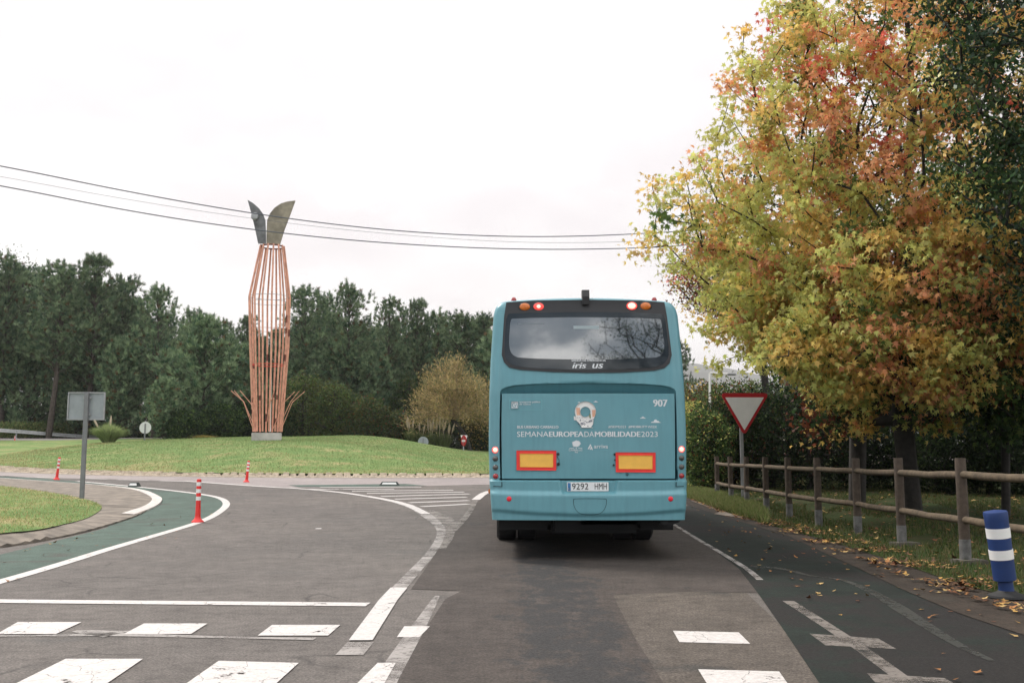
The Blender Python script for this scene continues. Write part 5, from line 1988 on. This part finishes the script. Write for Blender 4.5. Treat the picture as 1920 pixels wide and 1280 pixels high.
# ---- shrubs and hedge behind the fence
def bush(name, label, cat, x, y, w, d, h, n, size, wts, shape=RHOMB, mat=None, group=None, z=None, droop=0.1, tone=1.0):
    z = gz(x, y) if z is None else z
    t = thing(name, (x, y, z), label, cat, group)
    T_ = ell_points(max(12, n // 55), (x, y, z + h * .5), (w / 2 * .9, d / 2 * .9, h * .47), 0.5)
    T_ = T_[T_[:, 2] > z + 0.15]
    P, par, rad, tips = grow(np.array((x, y, z)), (x, y, z + h * .5), 0.05 * h / 2 + .02, T_, 0.2, 0.4)
    V, Fc = tubes(P, par, rad, 4)
    mesh('stem', V, Fc, M['bark'], t)
    q = rand_dirs(n)
    rr_ = rng.uniform(0.25, 1, n) ** 0.4
    lump = 0.82 + 0.30 * vnoise(q * 3.0 + [x, y, 0], 1.3, int(abs(x * 7)) % 50)
    LP = np.array((x, y, z + h * .48)) + q * (rr_ * lump)[:, None] * np.array((w / 2, d / 2, h * .52))
    LP = LP[LP[:, 2] > z]
    n = len(LP)
    nn = vnoise(LP, 1.6, 9)
    names = list(wts)
    W_ = np.tile(np.array([wts[k] for k in names]), (n, 1))
    W_[:, 0] *= 0.2 + 1.8 * nn
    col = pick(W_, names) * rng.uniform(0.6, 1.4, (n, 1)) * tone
    V, Fc = leaves(LP, size, shape, droop)
    mesh('foliage', V, Fc, mat or M['leaf'], t, col=np.repeat(col, len(shape), 0))
    return t


hedge = [(1318, 30.5, 1.5, 2.6, 'tall leafy shrub right beside the bus at the fence end', {'green': 1, 'deep': .9, 'lime': .15, 'brown': .12}),
         (1300, 38, 1.8, 3.0, 'bright yellow green shrub showing just right of the bus', {'lime': 1.2, 'green': .8, 'gold': .3}),
         (1368, 31.5, 2.4, 3.0, 'dark green shrub behind the give way sign post', {'deep': 1, 'green': .8, 'brown': .2, 'gold': .08}),
         (1440, 31, 2.8, 3.1, 'dark green shrub behind the fourth fence post from the bus', {'deep': 1.2, 'green': .5, 'dk': .8, 'brown': .15}),
         (1510, 30, 2.8, 2.9, 'rounded dark shrub left of the second maple trunk', {'deep': 1.1, 'green': .4, 'dk': 1, 'brown': .15}),
         (1600, 31, 3.0, 2.8, 'dark shrub directly behind the second maple trunk', {'deep': 1.0, 'green': .4, 'dk': 1}),
         (1680, 30, 3.0, 2.7, 'dark shrub behind the large maple trunk, left side', {'deep': 1.0, 'green': .3, 'dk': 1}),
         (1765, 28.5, 2.6, 2.2, 'low dark shrub behind the lawn right of the large maple trunk', {'deep': 1.0, 'green': .5, 'dk': .8}),
         (1840, 28, 3.0, 2.4, 'wide dark shrub behind the slender tree', {'deep': 1.0, 'green': .5, 'dk': .8}),
         (1925, 27.5, 3.2, 2.5, 'dark shrub cut by the right frame edge', {'deep': 1.0, 'green': .4, 'dk': .8})]
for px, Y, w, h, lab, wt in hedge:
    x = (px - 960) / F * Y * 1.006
    bush('shrub', lab, 'shrub', x, Y, w * 1.15, 2.4, h * (1.0 if px < 1340 else random.Random(px).uniform(.95, 1.45)), 10000, 0.10, wt, tone=0.42 if px > 1340 else 0.9)  # lower tone puts the maples' canopy shade into the leaf colour
# rust tree and shrubs further along the road
bush('rust_shrub', 'tall olive and rust coloured tree clump beyond the lamp post', 'tree', (1318 - 960) / F * 52, 52, 4.6, 4, 4.5, 9000, 0.16, {'olive': 1.2, 'brown': .45, 'gold': .2, 'deep': .5})
bush('rust_shrub', 'olive tree clump behind the shrub and the give way sign', 'tree', (1385 - 960) / F * 50, 50, 5.0, 4, 4.6, 9000, 0.16, {'olive': .8, 'green': .9, 'brown': .2, 'deep': .8})


# ---- pines
def pine_meshes(seed, H, cb, spread, dens, ntr=None):
    r_ = np.random.default_rng(seed)
    tp, td, P, par, rad = [], [], [np.zeros(3)], [-1], [0.022 * H / 1.6]
    wob = r_.normal(size=2) * 0.012 * H
    trunk_pts = []
    for i in range(1, 25):
        t = i / 24
        P.append(np.array([wob[0] * math.sin(3 * t), wob[1] * math.sin(2.3 * t), H * t * 0.985]))
        par.append(i - 1)
        rad.append(0.014 * H * (1 - t) ** 0.8 + 0.02)
    z = cb * H
    while z < H * 0.97:
        t = (z / H - cb) / (1 - cb)
        prof = (1 - t) ** 0.75 * (0.55 + 0.45 * min(1, t * 4)) + 0.09
        nb = r_.integers(3, 6)
        a0 = r_.uniform(0, 6.28)
        for k in range(nb):
            a = a0 + 2 * math.pi * k / nb + r_.normal() * .35
            ln = spread * prof * r_.uniform(0.5, 1.2)
            if r_.random() < 0.08:
                continue
            rise = r_.uniform(0.05, 0.35) + 0.5 * t
            j = min(24, int(z / H * 24))
            o = P[j].copy()
            o[2] = z
            prev = j
            m = max(2, int(ln / 0.4))
            for q in range(1, m + 1):
                s = q / m
                p = o + np.array([math.cos(a), math.sin(a), 0]) * ln * s + np.array([0, 0, ln * (rise * s + 0.35 * s * s)])
                p += r_.normal(size=3) * 0.05
                P.append(p)
                par.append(prev)
                rad.append(0.045 * (1 - s) * ln / 3 + 0.012)
                prev = len(P) - 1
                if s > 0.22:
                    if q == m:
                        for zc_ in (.1, .3, .5, .68):
                            tp.append(p + np.array([0, 0, zc_]) + r_.normal(size=3) * .03)
                            td.append(np.array([math.cos(a) * .12, math.sin(a) * .12, 1.0]))
                    for _ in range(dens if s < .9 else dens + 2):
                        sd_ = r_.normal(size=3) * [.36, .36, .22] * (0.5 + ln / 5)
                        sd_[2] += 0.12
                        tp.append(p + sd_)
                        d = np.array([math.cos(a) * .4, math.sin(a) * .4, 0.9]) + r_.normal(size=3) * .35
                        td.append(d / np.linalg.norm(d))
        z += H * r_.uniform(0.022, 0.04)
    for i in range(14):
        tp.append(P[24] + r_.normal(size=3) * [.18, .18, .35])
        td.append(np.array([0, 0, 1.0]) + r_.normal(size=3) * .2)
    P, par, rad = np.array(P), np.array(par), np.array(rad)
    TV, TF = tubes(P, par, rad, 5)
    tp, td = np.array(tp), np.array(td)
    K = 16
    n = len(tp)
    d = td[:, None, :] + r_.normal(size=(n, K, 3)) * 0.42
    d /= np.linalg.norm(d, axis=2)[..., None]
    ln = r_.uniform(0.20, 0.42, (n, K, 1))
    o = tp[:, None, :] + r_.normal(size=(n, K, 3)) * 0.05
    side = np.cross(d, r_.normal(size=(n, K, 3)))
    side /= np.linalg.norm(side, axis=2)[..., None]
    w = 0.026
    a, b, c = o - side * w, o + side * w, o + d * ln
    V = np.stack([a, b, c], 2).reshape(-1, 3)
    Fc = np.arange(len(V)).reshape(-1, 3)
    tone = r_.uniform(0, 1, (n, 1))
    base = np.array([[0.036, 0.084, 0.048]]) * (1 - tone) + np.array([[0.235, 0.305, 0.165]]) * tone
    br = r_.random((n, 1)) < 0.04
    base = np.where(br, np.array([[0.12, 0.075, 0.035]]), base)
    col = np.repeat(base, K * 3, 0) * r_.uniform(0.8, 1.2, (n * K * 3, 1))
    return (TV, TF, V, Fc, col * (.85, 1.0, .9, 1.15, 1.2, .8)[seed - 100])


variants = []
for i, (H, cb, sp, dn) in enumerate(((16, .30, 3.3, 3), (16, .38, 2.8, 3), (15, .25, 3.6, 3), (14, .42, 3.0, 2), (9, .04, 3.0, 4), (13, .10, 3.0, 3))):
    variants.append((H, pine_meshes(100 + i, H, cb, sp, dn)))
protos = {}


def pine(v, px, py, Y, label, group=None, wide=1.0, rz=0.0, name='pine_tree', cat='tree'):
    tp = at(px, py, Y)
    z0 = gz(tp[0], Y) - 0.1
    H, (TV, TF, V, Fc, col) = variants[v]
    s = (tp[2] - z0) / H
    sw = s * wide
    if v not in protos:
        t = thing(name, (tp[0], Y, z0), label, cat, group)
        mesh('trunk', TV, TF, M['pine_bark'], t, smooth=True, world=False)
        mesh('crown', V, Fc, M['needle'], t, col=col, world=False)
        t.scale = (sw, sw, s)
        t.rotation_euler = (0, 0, rz)
        protos[v] = t
        return t
    return dup(protos[v], (tp[0], Y, z0), rz, label, (sw, sw, s), group)


rp = random.Random(3)
front = [(0, -70, 480, 86, 'dark pine cut by the left frame edge', 1.1), (2, 22, 500, 92, 'dark pine at far left behind the rail, below the round treetop', 1.1), (1, 108, 497, 88, 'pine with a spiky crown just left of the rectangular sign', 1.25), (0, 176, 489, 90, 'tallest spiky pine right above the rectangular sign', 1.25),
         (5, 236, 535, 93, 'pine on the right shoulder of the tallest left pine', 1.1), (3, 296, 553, 88, 'thin topped pine with an airy crown left of the sculpture', 1.0), (3, 362, 594, 98, 'short pine behind the pale green young pine', 1.1),
         (1, 425, 606, 104, 'distant pine just left of the sculpture', 1.0), (0, 466, 600, 102, 'distant pine directly behind the sculpture tubes', 1.0), (1, 566, 543, 92, 'open crowned pine just right of the sculpture', 1.25), (3, 606, 566, 96, 'thin pine second to the right of the sculpture', 1.0),
         (2, 660, 551, 90, 'broad pine midway between sculpture and bus', 1.15), (1, 738, 566, 92, 'forked pine third tree left of the bus', 1.1), (0, 782, 571, 94, 'pine above the left side of the tan willow', 1.0), (3, 826, 598, 95, 'pine above the top of the tan willow', 1.1),
         (5, 868, 601, 90, 'dense dark pine right above the willow', 1.35), (5, 905, 603, 92, 'dense dark pine touching the left edge of the bus', 1.35)]
for v, px, py, Y, lab, wd in front:
    pine(v, px, py, Y, lab, wide=wd, rz=rp.uniform(0, 6.28))
# second and third rows close the wood
g = 'dark pines in the rows behind'
for row, (Y, lo, hi) in enumerate(((101, 0, 0), (110, 0, 0), (120, 0, 0))):
    px = -150 + row * 22
    while px < 1290:
        e = np.interp(px, [-150, 60, 200, 330, 480, 570, 800, 930, 1290], [520, 520, 530, 620, 640, 600, 615, 620, 650]) + row * 8 + rp.uniform(-12, 14)
        pine(rp.choice([0, 1, 2, 3, 5]), px, e, Y + rp.uniform(-2.5, 2.5), 'dark pine in the rows of the wood behind the front pines', g, wide=rp.uniform(1.0, 1.35), rz=rp.uniform(0, 6.28))
        px += rp.uniform(48, 62) + row * 6
young = [(4, 384, 612, 84, 'pale green bushy young pine left of the sculpture', 1.25), (4, 452, 660, 88, 'bushy young pine right behind the left stems of the sculpture', 1.2), (4, 312, 716, 80, 'low dark bushy pine right of the round sign back', 1.3),
         (4, 232, 650, 88, 'bushy pine right of the rectangular sign panel', 1.1), (4, 150, 660, 92, 'bushy pine behind the rectangular sign panel', 1.1), (4, 60, 640, 92, 'bushy pine low at the left above the guard rail', 1.1), (4, 634, 650, 90, 'bushy dark pine in front of the open pines', 1.0),
         (4, 700, 675, 90, 'bushy pine above the brown shrubs right of the sculpture', 1.1), (4, 560, 690, 91, 'bushy pine above the shrubs next to the right stems', 1.1), (4, 940, 640, 88, 'bushy pine hidden by the left edge of the bus', 1.2)]
for v, px, py, Y, lab, wd in young:
    pine(v, px, py, Y, lab, wide=wd, rz=rp.uniform(0, 6.28), name='young_pine')
# far pines seen right of the bus
for v, px, py, Y, lab in ((4, 1296, 745, 95, 'bushy pine far away just right of the bus'), (5, 1345, 745, 105, 'distant pine low under the maple sprays')):
    pine(v, px, py, Y, lab, rz=1.0, wide=1.4)

# round dark broadleaf treetop at far left
x = at(40, 455, 95)
tree('broadleaf_tree', 'tall dark round-topped tree at the far left edge', 'tree', (x[0], 95, gz(x[0], 95)), (x[0], 95, 16), 0.25, ell_points(230, (x[0] - 1.5, 95, 15.5), (4.6, 4, 6.0), 0.45), 40, 0.5, 0.24, RHOMB,
     green_col({'deep': 1.0, 'green': .5, 'dk': .9}), M['leaf_dark'], step=1.0, sides=5, minr=.03)

# ---- understory shrubs along the wood
us = [(470, 742, 84, 3.4, {'deep': 1, 'dk': .8, 'green': .3}, 'dark green shrub at the left foot of the sculpture'), (415, 752, 82, 4.0, {'deep': 1, 'green': .5, 'dk': .5}, 'green shrub with grey twigs left of the sculpture stems'),
      (350, 765, 80, 3.4, {'deep': 1, 'green': .4, 'dk': .6}, 'low green shrub below the pale young pine'), (570, 694, 84, 4.6, {'olive': 1.1, 'green': .6, 'deep': .5}, 'tall olive shrub right behind the right sculpture stems'),
      (628, 712, 83, 4.2, {'olive': 1.1, 'green': .5, 'deep': .6}, 'rounded olive shrub second right of the sculpture'), (690, 740, 82, 4.0, {'olive': 1, 'deep': .8, 'brown': .1}, 'brownish shrub midway along the shrub row'),
      (742, 766, 82, 3.4, {'olive': 1, 'deep': .9, 'brown': .12}, 'brownish shrub just left of the willow'), (900, 745, 86, 3.8, {'olive': 1, 'deep': .6, 'gold': .2}, 'olive shrub between willow and bus'),
      (520, 745, 83, 3.6, {'deep': 1, 'dk': .6, 'olive': .4}, 'dark shrub directly behind the sculpture base'), (770, 700, 89, 4.2, {'deep': 1, 'olive': .5}, 'dark tall shrub behind the left side of the willow')]
for px, py, Y, w, wt, lab in us:
    p = at(px, py, Y)
    z0 = gz(p[0], Y)
    bush('woodland_shrub', lab, 'shrub', p[0], Y, w, 3.0, (p[2] - z0) * 1.0, 7000, 0.20, wt, mat=M['leaf'])
# dark undergrowth at the foot of the wood: countless stems and leaves
n = 60000
X = rng.uniform(-62, 8, n)
Yv = 94 + rng.uniform(0, 26, n) + 0.0 * X
Z = terr(X, Yv) + rng.random(n) ** 1.6 * np.clip(3.6 + 1.2 * np.sin(X * .7), 1, 6)
V, Fc = leaves(np.stack([X, Yv, Z], 1), 0.34, RHOMB, 0.1)
col = np.where(rng.random((n, 1)) < .5, np.array([PAL['dk']]), np.array([PAL['deep']])) * rng.uniform(.5, 1.1, (n, 1))
tag(mesh('undergrowth', V, Fc, M['leaf_dark'], col=np.repeat(col, 4, 0)), kind='stuff')
# ferns and rough grass bank behind the guard rail
n = 26000
X = rng.uniform(-58, -36, n)
Yv = np.interp(X, [-60, -46, -43.7, -42.2, -40.5, -39.2, -37.9, -36], [76, 82, 85, 87.5, 90, 92, 95, 99]) + .2 + rng.uniform(0.6, 5.0, n)
Z = terr(X, Yv) + rng.random(n) * np.interp(X, [-52, -38, -30, -27], [1.3, 1.2, .6, .3])
V, Fc = leaves(np.stack([X, Yv, Z], 1), 0.34, LANCE, -0.9)
col = np.where(rng.random((n, 1)) < .6, np.array([(0.14, .21, .07)]), np.array([(.30, .30, .12)])) * rng.uniform(.6, 1.3, (n, 1))
tag(mesh('fern_bank', V, Fc, M['leaf'], col=np.repeat(col, 4, 0)), kind='stuff')

# ---- tan willow with long rods
wb = at(852, 842, 82)
wz = gz(wb[0], 82)
wl = thing('willow', (wb[0], 82, wz), 'pollarded willow with long tan rods and sparse yellow leaves left of the bus', 'tree')
hub = Vector(at(847, 786, 82))
mb = MB().tube([(wb[0] + 1.3, 82, wz), (wb[0] + 0.9, 82, (wz + hub.z) / 2), (hub.x, 82, hub.z + .1)], [0.22, 0.17, 0.22], 9)
mb.tube([(wb[0] - 1.5, 82.4, wz), (wb[0] - 1.0, 82.3, hub.z - .9), (hub.x - .5, 82.2, hub.z)], [0.2, 0.15, 0.12], 8)
mb.build('trunk', M['bark'], wl, smooth=True)
rodV, leafP, leafD = MB(), [], []
top_r = (657, 765, 915)
for i in range(150):
    a = rng.uniform(0, 2 * math.pi)
    el = rng.uniform(0.10, 1.0) ** 0.9 * math.pi / 2
    ln = 6.2 * (0.74 + 0.26 * math.sin(el)) * rng.uniform(.82, 1.04)
    d = Vector((math.cos(a) * math.cos(el), math.sin(a) * math.cos(el), math.sin(el)))
    pts = []
    for q in range(6):
        s = q / 5
        pts.append(hub + Vector((math.cos(a), math.sin(a), 0)) * .25 + d * ln * s * .82 - Vector((0, 0, 2.3 * s ** 2.4 * math.cos(el) ** 1.5)))
    rodV.tube(pts, [0.032, .026, .02, .016, .011, .006], 4, cap=False)
    for q in range(120):
        s = rng.uniform(.38, 1.04)
        k = min(4, int(s * 5))
        f = s * 5 - k
        p = pts[k].lerp(pts[k + 1], f) if k < 5 else pts[5]
        leafP.append(np.array(p) + rng.normal(size=3) * .30)
        leafD.append(np.array(d))
rodV.build('branch', pmat('willow_rod', (0.34, 0.245, 0.15), 0.8, var=.2), wl)
V, Fc = leaves(np.array(leafP), 0.27, LANCE, 0.0, np.array(leafD))
n = len(leafP)
cl_ = np.array([(0.38, .28, .13), (.31, .26, .10), (.45, .34, .17), (.18, .18, .08)])[rng.integers(0, 4, n)] * rng.uniform(.7, 1.25, (n, 1))
mesh('crown', V, Fc, M['leaf'], wl, col=np.repeat(cl_, 4, 0))


# ---- pampas grass
def pampas(px, py, Y, w, h, label, plumes, blades=900, col=(0.20, .23, .09), plume_h=1.0, cat='ornamental grass'):
    p = at(px, py, Y)
    z = float(mound(np.array([p[0]]), np.array([Y]))[0]) - .08
    t = thing('pampas_grass', (p[0], Y, z), label, cat)
    a = rng.uniform(0, 2 * math.pi, blades)
    ln = h * rng.uniform(.6, 1.15, blades)
    out = rng.uniform(.1, 1.0, blades) * w / 2
    seg = 4
    V, Fc, C = [], [], []
    dx, dy = np.cos(a), np.sin(a)
    base = np.stack([p[0] + dx * out * .25, Y + dy * out * .25, np.full(blades, z)], 1)
    pts = []
    for s in np.linspace(0, 1, seg):
        pts.append(base + np.stack([dx * out * s ** 1.4 * .9, dy * out * s ** 1.4 * .9, ln * (s - 0.35 * (out / w * 2) * s ** 3)], 1))
    side = np.stack([-dy, dx, 0 * dx], 1) * .022
    side = side + np.array([.012, 0, 0])
    allv = []
    for i in range(seg):
        f = 1 - i / (seg - 1) * .9
        allv += [pts[i] - side * f, pts[i] + side * f]
    Vv = np.stack(allv, 1).reshape(-1, 3)
    b0 = (np.arange(blades) * seg * 2)[:, None]
    Ff = np.concatenate([np.stack([b0[:, 0] + 2 * i, b0[:, 0] + 2 * i + 1, b0[:, 0] + 2 * i + 3, b0[:, 0] + 2 * i + 2], 1) for i in range(seg - 1)])
    cc = np.array(col) * rng.uniform(.6, 1.5, (blades, 1)) * np.array([1, 1, .9])
    mesh('leaf_tuft', Vv, Ff, M['blade'], t, col=np.repeat(cc, seg * 2, 0))
    for k in range(plumes):
        aa, oo = rng.uniform(0, 6.28), rng.uniform(0.1, .5) * w
        b = Vector((p[0] + math.cos(aa) * .15, Y + math.sin(aa) * .15, z))
        tp_ = Vector((p[0] + math.cos(aa) * oo, Y + math.sin(aa) * oo, z + h * plume_h * rng.uniform(1.0, 1.3)))
        m_ = b.lerp(tp_, .62)
        mb = MB().tube([b, m_], .012, 4).tube([m_, m_.lerp(tp_, .3), m_.lerp(tp_, .7), tp_], [.03, .085, .07, .012], 6)
        mb.build('plume', M['plume'], t, smooth=True)
    return t


M['plume'] = pmat('plume', (0.36, 0.29, 0.21), 0.9, var=.15, scale=10)
pampas(203, 828, 74.5, 3.0, 1.45, 'bushy clump of pampas leaves just right of the rectangular sign post', 2, 2200, (0.28, .34, .17), 1.15)
pampas(384, 822, 76, 2.6, 0.35, 'low yellow tussock on the mound crest left of the sculpture', 0, 500, (.27, .22, .08))
for k, (px, py, h, n_) in enumerate(((771, 842, 1.9, 4), (787, 842, 1.6, 3), (808, 846, 1.9, 6), (823, 845, 2.2, 5), (836, 846, 2.0, 4))):
    pampas(px, py, 80.3 + k * .2, 1.7, h * .62, ('pampas clump with pale plumes left of the grey round sign', 'small pampas clump right behind the grey round sign', 'thick pampas clump with many plumes under the willow', 'tall pampas clump in front of the willow trunk', 'pampas clump left of the no entry sign')[k], n_, 380, (.13, .16, .07), 1.5)


# ---- grass blades
def blades(name, P, h, cols, lean=.35, w=.006):
    n = len(P)
    hh = h * rng.uniform(.5, 1.3, (n, 1))
    a = rng.uniform(0, 2 * math.pi, n)
    side = np.stack([np.cos(a), np.sin(a), 0 * a], 1) * w * rng.uniform(.7, 1.4, (n, 1))
    tip = P + np.concatenate([rng.normal(size=(n, 2)) * lean * hh, hh], 1)
    V = np.stack([P - side, P + side, tip], 1).reshape(-1, 3)
    Fc = np.arange(n * 3).reshape(-1, 3)
    c = np.array(cols)[rng.integers(0, len(cols), n)] * rng.uniform(.65, 1.35, (n, 1))
    return tag(mesh(name, V, Fc, M['blade'], col=np.repeat(c, 3, 0)), kind='stuff')


def scatter(poly, n):
    q = np.array(poly)
    lo, hi = q.min(0), q.max(0)
    P = rng.uniform(lo, hi, (n * 3, 2))
    P = P[in_poly(P, poly)][:n]
    return P[np.hypot(P[:, 0] - BOL[0], P[:, 1] - BOL[1]) > 0.34]


q = scatter([p for p in ISL_V if p[1] < 60], 90000)
q = q[(q[:, 0] > -16)]
zz_ = isg(q[:, 0], q[:, 1])[:, 2]
blades('island_grass', np.stack([q[:, 0], q[:, 1], zz_ - .005], 1), .055, [(.26, .33, .12), (.34, .35, .15), (.46, .38, .20), (.42, .34, .18), (.20, .27, .095)], w=.007)
vpoly = [G(*p) for p in vg[:-1]] + [(10, 8.5), (17, 15), (17, 31), (6.9, 38)]
q = scatter(vpoly, 110000)
nz = vnoise(np.concatenate([q, q[:, :1] * 0], 1), .9, 4)
q = q[nz > .32]
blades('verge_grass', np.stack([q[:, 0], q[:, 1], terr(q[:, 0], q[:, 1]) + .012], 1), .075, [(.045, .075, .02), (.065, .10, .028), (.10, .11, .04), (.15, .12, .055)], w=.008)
# longer tufts at the far end of the verge by the bus
q = scatter([G(1287, 933), G(1345, 957), G(1440, 985), G(1437, 955), G(1345, 925), G(1290, 915)], 26000)
blades('rough_grass', np.stack([q[:, 0], q[:, 1], terr(q[:, 0], q[:, 1]) + .012], 1), .13, [(.12, .17, .05), (.18, .22, .07), (.24, .22, .10)], w=.011)
# mown grass of the mound: seen against the wood along its crest
a = rng.uniform(0, 2 * math.pi, 190000)
r_ = MR * np.sqrt(rng.random(190000)) * .995
X, Yv = MC[0] + r_ * np.cos(a), MC[1] + r_ * np.sin(a)
k = (Yv < 76)
X, Yv = X[k], Yv[k]
rr = np.hypot(X - MC[0], Yv - MC[1])
nz = vnoise(np.stack([X, Yv * 1.8, X * 0], 1), .35, 12) + 0.35 * vnoise(np.stack([X, Yv, X * 0], 1), 1.3, 13)
dry = (rr > MR - 2.2 + 1.5 * (nz - .6)) | ((nz > .95) & (rng.random(len(X)) < .6))
blades('mound_dry_grass', np.stack([X, Yv, mound(X, Yv) - .01], 1)[dry], .07, [(.30, .25, .12), (.36, .30, .15), (.20, .21, .09)], w=.014)
X, Yv = X[~dry], Yv[~dry]
blades('mound_grass', np.stack([X, Yv, mound(X, Yv) - .01], 1), .07, [(.15, .25, .095), (.19, .27, .105), (.25, .28, .12)], w=.012)

# ---- fallen leaves on verge, path and shoulder
M['litter'] = leaf_mat('fallen_leaf', 0.0, 0.7)


def litter(name, pl, n, size, off, cols, clump=0.0):
    q = scatter(pl, n)
    if clump:
        nz = vnoise(np.concatenate([q, q[:, :1] * 0], 1), 1.4, 6)
        q = q[nz > clump]
    n = len(q)
    P = np.stack([q[:, 0], q[:, 1], terr(q[:, 0], q[:, 1]) + off], 1)
    a = rng.uniform(0, 6.28, n)
    s = size * rng.uniform(.6, 1.3, n)
    sh = STAR
    ca, sa = np.cos(a), np.sin(a)
    til = rng.normal(size=(n, 2)) * .25
    x = sh[None, :, 0] * ca[:, None] - sh[None, :, 1] * sa[:, None]
    y = sh[None, :, 0] * sa[:, None] + sh[None, :, 1] * ca[:, None]
    z = np.abs(x * til[:, :1] + y * til[:, 1:]) + rng.uniform(0, .25, (n, 1)) * (sh[None, :, 1] - .3) ** 2
    V = P[:, None] + np.stack([x, y, z], -1) * s[:, None, None]
    c = np.array(cols)[rng.integers(0, len(cols), n)] * rng.uniform(.6, 1.3, (n, 1))
    tag(mesh(name, V.reshape(-1, 3), np.arange(n * 6).reshape(n, 6), M['litter'], col=np.repeat(c, 6, 0)), kind='stuff')


LC = [(.34, .20, .06), (.26, .12, .045), (.17, .07, .035), (.40, .27, .11), (.10, .055, .03), (.08, .042, .025), (.07, .04, .025)]
edge_strip = [G(*p) for p in [(1300, 925), (1345, 950), (1440, 974), (1560, 1003), (1680, 1035), (1800, 1070), (1920, 1100), (2100, 1140), (2100, 1235), (1920, 1160), (1800, 1125), (1680, 1082), (1560, 1035), (1440, 992), (1345, 962), (1296, 940)]]
litter('leaf_litter', edge_strip, 4200, .065, .035, LC, .42)
litter('leaf_litter_verge', vpoly, 3000, .075, .06, LC)
litter('scattered_leaves', [G(*p) for p in [(1290, 945), (1480, 985), (1700, 1080), (1920, 1170), (2000, 1260), (1800, 1300), (1500, 1130), (1350, 1030)]], 150, .055, .014, LC[:4])
litter('road_leaves', [G(*p) for p in [(0, 1040), (200, 990), (400, 960), (380, 1000), (0, 1100)]], 26, .06, .014, LC[:4])

# ---- trees behind the photographer, mirrored in the bus window
tree('maple_tree', 'dark half bare tree behind the photographer, mirrored in the rear window of the bus', 'tree', (7.6, -5.0, 0), (7.6, -5.0, 8.0), 0.25,
     ell_points(520, (7.2, -5.0, 8.2), (5.2, 4.0, 5.6), 0.3), 26, 0.30, 0.12, RHOMB, green_col({'dk': 1.0, 'deep': .6, 'olive': .2}), M['leaf_dark'], step=0.5, sides=5)

# ---- thin moist air
if HAZE:
    hm = bpy.data.materials.new('haze')
    hm.use_nodes = True
    ht = hm.node_tree
    ht.nodes.clear()
    pv = N(ht, 'ShaderNodeVolumePrincipled', i_Density=0.0002)
    pv.inputs['Color'].default_value = (0.93, 0.93, 0.95, 1)
    pv.inputs['Anisotropy'].default_value = 0.3
    ho = N(ht, 'ShaderNodeOutputMaterial')
    L(ht, pv.outputs[0], ho.inputs['Volume'])
    o = MB().box((0, 2700, 195), (7400, 6900, 450)).build('haze', hm)
    tag(o, kind='stuff')
